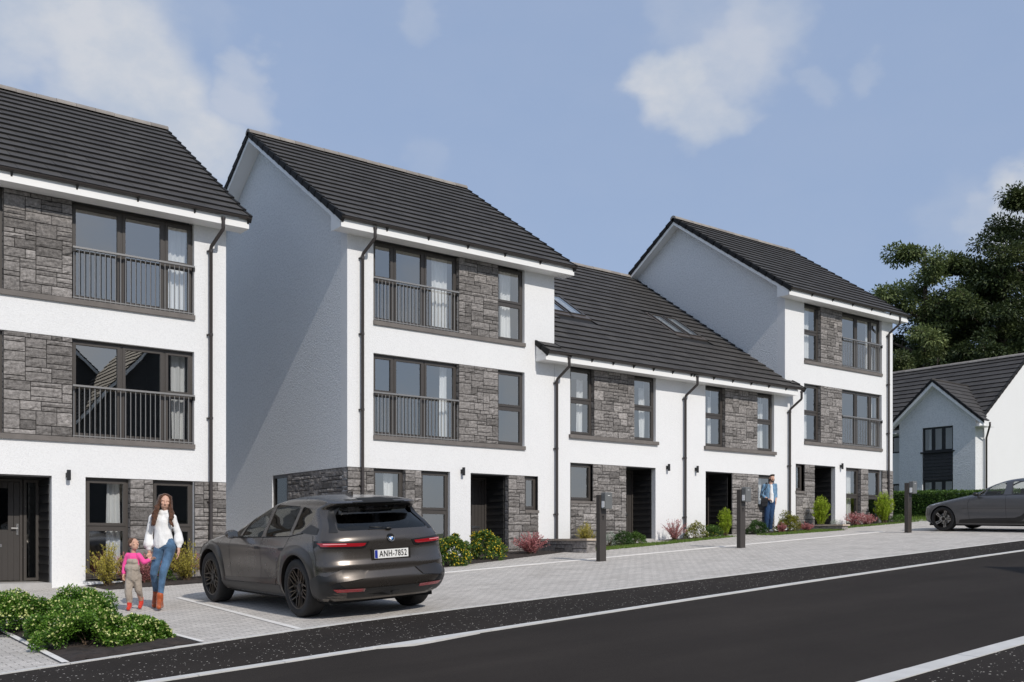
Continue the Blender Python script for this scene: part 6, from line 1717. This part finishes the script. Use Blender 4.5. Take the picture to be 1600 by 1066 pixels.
def spray(name, x, y, rad, h, label, mat, nst=46, n=34, L=.035, W=.012, seed=1, upright=.35, group=None, cat='shrub', bloom=None, lift=0.):
    """many thin stems fanning from the base, set with small leaves"""
    r = random.Random(seed); z0 = gz(x, y)+lift; root = thing(name, (x, y, z0), label, cat, group); mb = MB(); st = MB(); bl = MB(); nst = int(nst*1.7); W *= 1.35; L *= 1.1; h *= 1.08
    for i in range(nst):
        a = r.uniform(0, 2*PI); sp_ = rad*r.random()**.6; hh = h*r.uniform(.55, 1.08)*(1-.35*(sp_/rad)**2); b = Vector((x+r.gauss(0, .04), y+r.gauss(0, .04), z0-.01))
        tip = Vector((x+math.cos(a)*sp_, y+math.sin(a)*sp_, z0+hh)); mid = b.lerp(tip, .5)+Vector((-math.cos(a)*sp_*upright*.4, -math.sin(a)*sp_*upright*.4, hh*.12)); tn = r.uniform(-.2, .2)
        pts = [b*(1-t)**2+mid*2*t*(1-t)+tip*t*t for t in [k/6 for k in range(7)]]
        st.tube(pts, .003, 4, caps=False, rs=[.0045, .004, .0035, .003, .0025, .002, .0015])
        for k in range(n):
            t = r.uniform(.18, 1.03); p = b*(1-t)**2+mid*2*t*(1-t)+tip*t*t; d = (tip-b).normalized(); q = (rvec(r)+d*.9).normalized()
            leaf(mb, p, q, (rvec(r)+Vector((0, 0, .8))).normalized(), L*r.uniform(.6, 1.3), W*r.uniform(.8, 1.2), min(1, max(0, .5+tn+r.gauss(0, .25))))
            if bloom and r.random() < .10:
                for _ in range(3): leaf(bl, p+q*.02, rvec(r), rvec(r), .022, .018, r.random())
    mb.build('foliage', M[mat], root, tone=True); st.build('stem', M['twig'], root)
    if bloom: bl.build('blossom', M[bloom], root, tone=True)
    return root
G1 = 'clipped evergreen shrubs in the front bed'
mound('evergreen_shrub', 3.02, 14.35, .50, .48, .46, 'cream-tipped green shrub at the left edge of the picture, back of the bed', 'leaf_box', 15000, .034, .021, 'bloom_cream', 460, .027, 1, G1, .33)
mound('evergreen_shrub', 3.85, 14.25, .52, .44, .45, 'cream-tipped green shrub at the back of the bed, nearest the house wall', 'leaf_box', 15000, .034, .021, 'bloom_cream', 360, .022, 2, G1, .33)
mound('evergreen_shrub', 3.40, 13.05, .48, .50, .40, 'cream-tipped green shrub in the middle of the front bed', 'leaf_box', 15000, .033, .020, 'bloom_cream', 480, .022, 3, G1, .33)
mound('evergreen_shrub', 3.38, 12.15, .48, .44, .37, 'cream-tipped green shrub nearest the camera, at the front of the bed', 'leaf_box', 15000, .032, .020, 'bloom_cream', 520, .025, 4, G1, .33)
mound('evergreen_shrub', 3.95, 12.2, .40, .40, .27, 'cream-tipped green shrub at the right end of the bed, by the driveway', 'leaf_box', 12000, .032, .020, 'bloom_cream', 400, .025, 5, G1, .33)
# along the first house
G2 = 'planting below the house walls'
spray('feathery_shrub', 5.98, 20.2, .44, .72, 'golden feathery shrub between the white pier and the child', 'leaf_gold', 56, 36, .04, .011, 11, group=G2)
spray('feathery_shrub', 6.38, 20.35, .32, .55, 'pink twiggy shrub left of the woman, under the ground-floor window', 'leaf_pink', 56, 36, .03, .014, 12, group=G2)
spray('feathery_shrub', 6.72, 20.25, .34, .58, 'pink twiggy shrub right behind the woman and child', 'leaf_pink', 56, 36, .03, .014, 13, group=G2)
mound('evergreen_shrub', 7.05, 20.3, .22, .22, .42, 'dark green bush just behind the legs of the woman', 'leaf_mid', 1200, .04, .02, seed=14, group=G2)
spray('feathery_shrub', 7.45, 20.1, .46, .74, 'golden feathery shrub right of the woman, in front of the stone', 'leaf_gold', 56, 36, .04, .011, 15, group=G2)
spray('feathery_shrub', 7.95, 20.2, .34, .55, 'pink twiggy shrub beside the front wheel of the dark car', 'leaf_pink', 46, 34, .03, .014, 16, group=G2)
# second house
mound('flowering_shrub', 12.75, 18.55, .46, .42, .66, 'yellow-flowered bush partly behind the rear corner of the dark car', 'leaf_mid', 4200, .05, .03, 'bloom_yellow', 360, .032, 21, G2, .28)
mound('flowering_shrub', 14.22, 19.2, .48, .42, .66, 'yellow-flowered bush in front of the porch with the dark door', 'leaf_mid', 4200, .05, .03, 'bloom_yellow', 380, .032, 22, G2, .28)
spray('feathery_shrub', 15.95, 19.75, .46, .50, 'pink-red twiggy shrub left of the low stone wall by the charging post', 'leaf_pink', 70, 36, .035, .015, 23, group=G2)
# third house
spray('ornamental_grass', 18.45, 20.5, .30, .62, 'golden grass clump behind the low wall, left of the nearest charging post', 'leaf_gold', 60, 26, .05, .008, 31, group=G2)
mound('evergreen_shrub', 17.75, 20.6, .20, .16, .26, 'small green plant peeping over the low stone wall by the charging post', 'leaf_mid', 500, .03, .016, seed=32, group=G2)
mound('silver_shrub', 19.05, 20.25, .25, .22, .42, 'silver-leaved shrub just right of the nearest charging post', 'leaf_grey', 900, .03, .014, seed=33, group=G2)
mound('evergreen_shrub', 19.45, 20.15, .34, .28, .36, 'low green bush between the silver shrub and the porch', 'leaf_dark', 1500, .04, .022, seed=34, group=G2)
mound('evergreen_shrub', 20.05, 20.25, .30, .26, .34, 'low green bush in front of the porch, left of its step', 'leaf_mid', 1400, .04, .022, seed=35, group=G2)
mound('evergreen_shrub', 20.42, 20.45, .18, .18, .28, 'little green bush beside the porch step', 'leaf_mid', 700, .035, .02, seed=36, group=G2)
spray('feathery_shrub', 21.8, 20.45, .42, .58, 'pink airy shrub under the wall lamp, right of the porch', 'leaf_pink', 50, 26, .03, .013, 37, group=G2)
mound('flowering_shrub', 22.75, 20.5, .40, .28, .50, 'white-flowered bush at the foot of the downpipe between two houses', 'leaf_olive', 1700, .04, .022, 'bloom_white', 200, .03, 38, G2, .28)
mound('evergreen_shrub', 23.45, 20.45, .36, .26, .40, 'rounded green bush left of the lime plume, near the porch', 'leaf_mid', 1600, .04, .022, 'bloom_yellow', 30, .02, 39, G2, .28)
# fourth house
spray('upright_conifer', 23.98, 20.45, .22, .78, 'lime green plume-shaped shrub in front of the dark porch, left of the man', 'leaf_lime', 90, 44, .045, .012, 41, group=G2)
mound('evergreen_shrub', 25.42, 20.4, .42, .30, .42, 'deep green rounded bush just left of the man', 'leaf_dark', 2400, .04, .024, seed=42, group=G2)
mound('evergreen_shrub', 26.78, 20.3, .46, .36, .64, 'yellow-green bush just right of the man', 'leaf_olive', 2400, .045, .026, seed=43, group=G2, clump=.28)
spray('feathery_shrub', 26.25, 20.1, .16, .30, 'small reddish shrub between the man and the yellow-green bush', 'leaf_pink', 30, 26, .03, .013, 44, group=G2)
spray('feathery_shrub', 27.3, 19.95, .30, .26, 'low red-leaved shrub left of the far garden wall', 'leaf_pink', 44, 26, .03, .013, 45, group=G2)
# fifth house
spray('upright_conifer', 28.75, 20.45, .30, .92, 'lime green plume behind the far garden wall, beside the porch', 'leaf_lime', 110, 46, .05, .013, 51, group=G2, lift=.05)
mound('silver_shrub', 29.5, 20.45, .20, .18, .22, 'tiny silver plant on the garden wall before the far porch', 'leaf_grey', 500, .025, .014, seed=52, group=G2, lift=.05)
spray('feathery_shrub', 30.75, 20.5, .42, .44, 'pink flowering shrub below the far house window, nearest the porch', 'leaf_pink', 60, 28, .035, .015, 53, group=G2, bloom='bloom_white')
spray('feathery_shrub', 31.35, 20.45, .38, .40, 'pink flowering shrub left of the tall lime shrub by the last window', 'leaf_pink', 50, 26, .035, .015, 54, group=G2, bloom='bloom_white')
spray('upright_conifer', 32.4, 20.45, .36, 1.0, 'tall yellow-green shrub at the right corner of the far house', 'leaf_lime', 120, 46, .05, .015, 55, group=G2)
mound('ground_cover_plant', 33.2, 20.4, .50, .30, .26, 'low green plant at the foot of the far house corner', 'leaf_mid', 900, .05, .026, seed=56, group=G2)

def hedge():
    x0, x1, y0, y1, h = 37.6, 38.4, 15.5, 27.5, 1.02; r = random.Random(9); root = thing('hedge', ((x0+x1)/2, (y0+y1)/2, gz(38, 21)), 'clipped dark green hedge in front of the white house at the right', 'hedge'); mb = MB()
    for i in range(30000):
        y = r.uniform(y0, y1); f = r.random()
        if f < .55: x, z, n = x0, r.random()*h, Vector((-1, 0, .2))
        elif f < .85: x, z, n = r.uniform(x0, x1), h, Vector((0, 0, 1))
        elif f < .93: x, z, n = r.uniform(x0, x1), r.random()*h, Vector((0, -1, .2)); y = y0
        else: x, z, n = x1, r.random()*h, Vector((1, 0, .2))
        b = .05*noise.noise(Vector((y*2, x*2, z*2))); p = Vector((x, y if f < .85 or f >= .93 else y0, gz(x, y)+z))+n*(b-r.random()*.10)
        leaf(mb, p, (rvec(r)+n*.5).normalized(), (n+rvec(r)*.6).normalized(), .075*r.uniform(.7, 1.2), .045, min(1, max(0, r.gauss(.42 if f < .55 else .6, .22))))  # shade put into leaf colour: darker on the side facing the terrace
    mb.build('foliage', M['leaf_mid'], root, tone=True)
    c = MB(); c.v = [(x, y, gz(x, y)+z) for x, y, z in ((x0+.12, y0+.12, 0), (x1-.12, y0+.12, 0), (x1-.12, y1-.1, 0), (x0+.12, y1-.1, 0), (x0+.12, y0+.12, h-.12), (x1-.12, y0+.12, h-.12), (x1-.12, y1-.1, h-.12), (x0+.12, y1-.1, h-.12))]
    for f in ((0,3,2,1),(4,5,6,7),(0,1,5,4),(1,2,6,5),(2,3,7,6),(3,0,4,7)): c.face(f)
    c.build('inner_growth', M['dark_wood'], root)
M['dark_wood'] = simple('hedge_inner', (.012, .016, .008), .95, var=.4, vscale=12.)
hedge()

# ---------------------------------------------------------------- trees
def tree(x, y, H, R, label, mat, seed, nclump=70, nl=230, L=.20, crown0=.28, dens=1., zb=None):
    r = random.Random(seed); z0 = (gfar(x, y)-.1) if zb is None else zb; root = thing('broadleaf_tree', (x, y, z0), label, 'tree', 'trees rising behind the houses')
    wood = MB(); tips = []; B = Vector((x, y, z0)); lean = Vector((r.uniform(-.04, .04), r.uniform(-.04, .04), 1)).normalized()
    top = B+lean*H*.88; tr = H*.016+.06
    pts = [B+lean*H*.88*t+Vector((.25*math.sin(t*5+seed), .25*math.cos(t*4+seed), 0))*t for t in [k/8 for k in range(9)]]
    wood.tube(pts, tr, 9, rs=[tr*(1.25-1.1*k/8) for k in range(9)])
    nb = 15
    limbs = []
    for i in range(nb):
        t = crown0+(.95-crown0)*(i+.5)/nb; f = (t-crown0)/(1-crown0); k = int(t*8); s = pts[min(k, 7)].lerp(pts[min(k+1, 8)], t*8-k)
        a = i*2.4+r.uniform(-.4, .4); reach = R*(math.sin(PI*min(1, (.22+.78*f)))**.65)*r.uniform(.72, 1.08); up = reach*r.uniform(.35, .75)*(1.1-.3*f)
        e = s+Vector((math.cos(a)*reach, math.sin(a)*reach, up)); m = s.lerp(e, .5)+Vector((0, 0, -up*.12+r.uniform(-.2, .3)))
        P = [s*(1-q)**2+m*2*q*(1-q)+e*q*q for q in [j/5 for j in range(6)]]; lr = tr*.5*(1-.55*t)
        wood.tube(P, lr, 6, rs=[lr*(1-.16*j) for j in range(6)]); limbs.append(P)
        for j in (2, 3, 4, 5):
            for _ in range(2):
                d = rvec(r); d.z = abs(d.z)*.8; q = P[j]+d*reach*.34*r.uniform(.5, 1.1); wood.tube([P[j], P[j].lerp(q, .5)+Vector((0, 0, .1)), q], lr*.3, 4, rs=[lr*.32, lr*.2, lr*.08], caps=False); tips.append(q)
        tips.append(e)
    tips.append(pts[-1]+Vector((0, 0, H*.06)))
    r.shuffle(tips); fo = MB()
    for c in tips[:nclump]:
        cr = R*.20*r.uniform(.7, 1.35); tn = r.uniform(-.22, .22); fl = r.uniform(.5, .8)
        for k in range(int(nl*1.35)):
            d = rvec(r); rad = cr*r.random()**.5; p = c+Vector((d.x*rad, d.y*rad, d.z*rad*fl-.12*cr*(d.x*d.x+d.y*d.y)))
            leaf(fo, p, (d+Vector((0, 0, -.35))+rvec(r)*.6).normalized(), (Vector((0, 0, 1))+rvec(r)*.8).normalized(), .80*L*r.uniform(.7, 1.3), L*.42, min(1, max(0, .45+tn+r.gauss(0, .2))))
    wood.build('trunk', M['bark'], root, smooth=True); fo.build('crown', M[mat], root, tone=True)
    return root
M['tree_light'] = leaf_mat('light_tree_leaf', (.075, .11, .035), (.27, .32, .13), .3, .45); M['tree_dark'] = leaf_mat('dark_tree_leaf', (.024, .040, .015), (.095, .125, .042), .18, .5); M['tree_mid'] = leaf_mat('mid_tree_leaf', (.045, .066, .022), (.16, .19, .07), .22, .5)
tree(60.5, 35.0, 18.4, 3.8, 'light green airy tree rising just right of the end terrace roof', 'tree_light', 3, 92, 250, .26)
tree(54.2, 33.3, 10.6, 2.6, 'lower green tree close behind the right end of the terrace', 'tree_mid', 8, 60, 220, .24, .2)
tree(62.8, 32.8, 17.2, 4.2, 'dark tree in the middle of the group above the gabled house', 'tree_dark', 5, 80, 300, .26, .18)
tree(62.5, 31.3, 16.8, 4.4, 'dark bushy tree over the ridge of the gabled house', 'tree_dark', 6, 80, 300, .26, .15)
tree(64.0, 29.7, 22.0, 4.4, 'tallest tree, at the right edge of the picture', 'tree_mid', 11, 120, 300, .26, .2)
tree(68.0, 37.0, 15.0, 4.6, 'dark tree farthest back, between the light tree and the tallest one', 'tree_dark', 12, 80, 300, .28, .15)
tree(58.5, 30.0, 10.4, 3.8, 'low dark tree directly behind the roof of the gabled house', 'tree_dark', 14, 70, 300, .24, .15)
tree(62.5, 38.0, 12.5, 3.6, 'dark tree low behind the light green one', 'tree_dark', 15, 70, 280, .26, .15)

# ---------------------------------------------------------------- house across the street (seen only in the window glass, and by its roof shadow)
def opposite_house(x0, x1, y0, y1, ze, k, label):
    xr = (x0+x1)/2; root = thing('detached_house', (xr, (y0+y1)/2, gfar(xr, -8)), label, 'house', None); zb = -2.8; zr = ze+k*(xr-x0+.4)
    top = lambda x: ze+k*(min(x, 2*xr-x)-x0+.4)-.05
    mb = MB(); op = [(x0+1.2, x0+2.8, 1.9, 3.3), (x1-2.8, x1-1.2, 1.9, 3.3), (x0+1.2, x0+2.8, -.9, 1.), (xr-.55, xr+.55, -1.0, 1.1), (x1-2.8, x1-1.2, -.9, 1.)]
    wall_x(mb, x0, x1, zb, 5.3, y1, -.25, op)
    mb.prism([(x0, 5.3), (x1, 5.3), (x1, top(x1)), (xr, top(xr)), (x0, top(x0))], lambda u, v: (u, y1, v), lambda u, v: (u, y1-.25, v))
    mb.prism([(x0, zb), (x1, zb), (x1, top(x1)), (xr, top(xr)), (x0, top(x0))], lambda u, v: (u, y0, v), lambda u, v: (u, y0+.25, v))
    mb.box(x0+.001, x0+.25, y0+.26, y1-.26, zb, 5.3); mb.box(x1-.25, x1-.001, y0+.26, y1-.26, zb, 5.3); mb.build('wall', M['charcoal'], root)
    for i, (a, b, c, d) in enumerate(op):
        f = MB(); yy = y1-.12
        if i == 3: f.box(a, b, yy-.05, yy, c, d); f.build('door', M['door'], root); continue
        f.box(a, a+.07, yy-.06, yy, c, d); f.box(b-.07, b, yy-.06, yy, c, d); f.box(a+.07, b-.07, yy-.06, yy, c, c+.07); f.box(a+.07, b-.07, yy-.06, yy, d-.07, d); f.box((a+b)/2-.04, (a+b)/2+.04, yy-.058, yy-.002, c+.07, d-.07)
        w_ = f.build('window', M['frame'], root); g = MB(); g.box(a+.05, b-.05, yy-.035, yy-.025, c+.05, d-.05); g.build('pane', M['glass_dark'], w_)
    mp = lambda x, y, z: (y, x, z)
    roof_side(root, y0-.3, y1+.3, x0-.4, ze, xr, zr, mapf=mp, seed=80); roof_side(root, y0-.3, y1+.3, 2*xr-x0+.4, ze, xr, zr, mapf=mp, seed=81); ridge(root, y0-.3, y1+.3, xr, zr+.02, 8, mapf=mp)
    b = MB()
    for sgn in (1, -1):
        X_ = lambda a: x0-.4+a if sgn == 1 else 2*xr-x0+.4-a
        h = xr-x0+.4; b.prism([(X_(0), ze-.24), (X_(h), zr-.24), (X_(h), zr-.05), (X_(0), ze-.05)], lambda u, v: (u, y1+.28, v), lambda u, v: (u, y1+.30, v))
    b.build('bargeboard', M['upvc'], root)
M['charcoal'] = simple('charcoal_render', (.045, .047, .052), .9, var=.15, vscale=5.)
opposite_house(12.9, 21.5, -11.0, -4.95, 5.4, 1.1, 'dark gabled house across the street whose roof shadow falls on the road')
opposite_house(5.0, 17.8, -22.0, -12.2, 6.6, .85, 'larger dark gabled house farther back across the street, mirrored in the window glass')
# lay out the names of copies: nothing left unparented but things and the setting
bpy.context.view_layer.update()
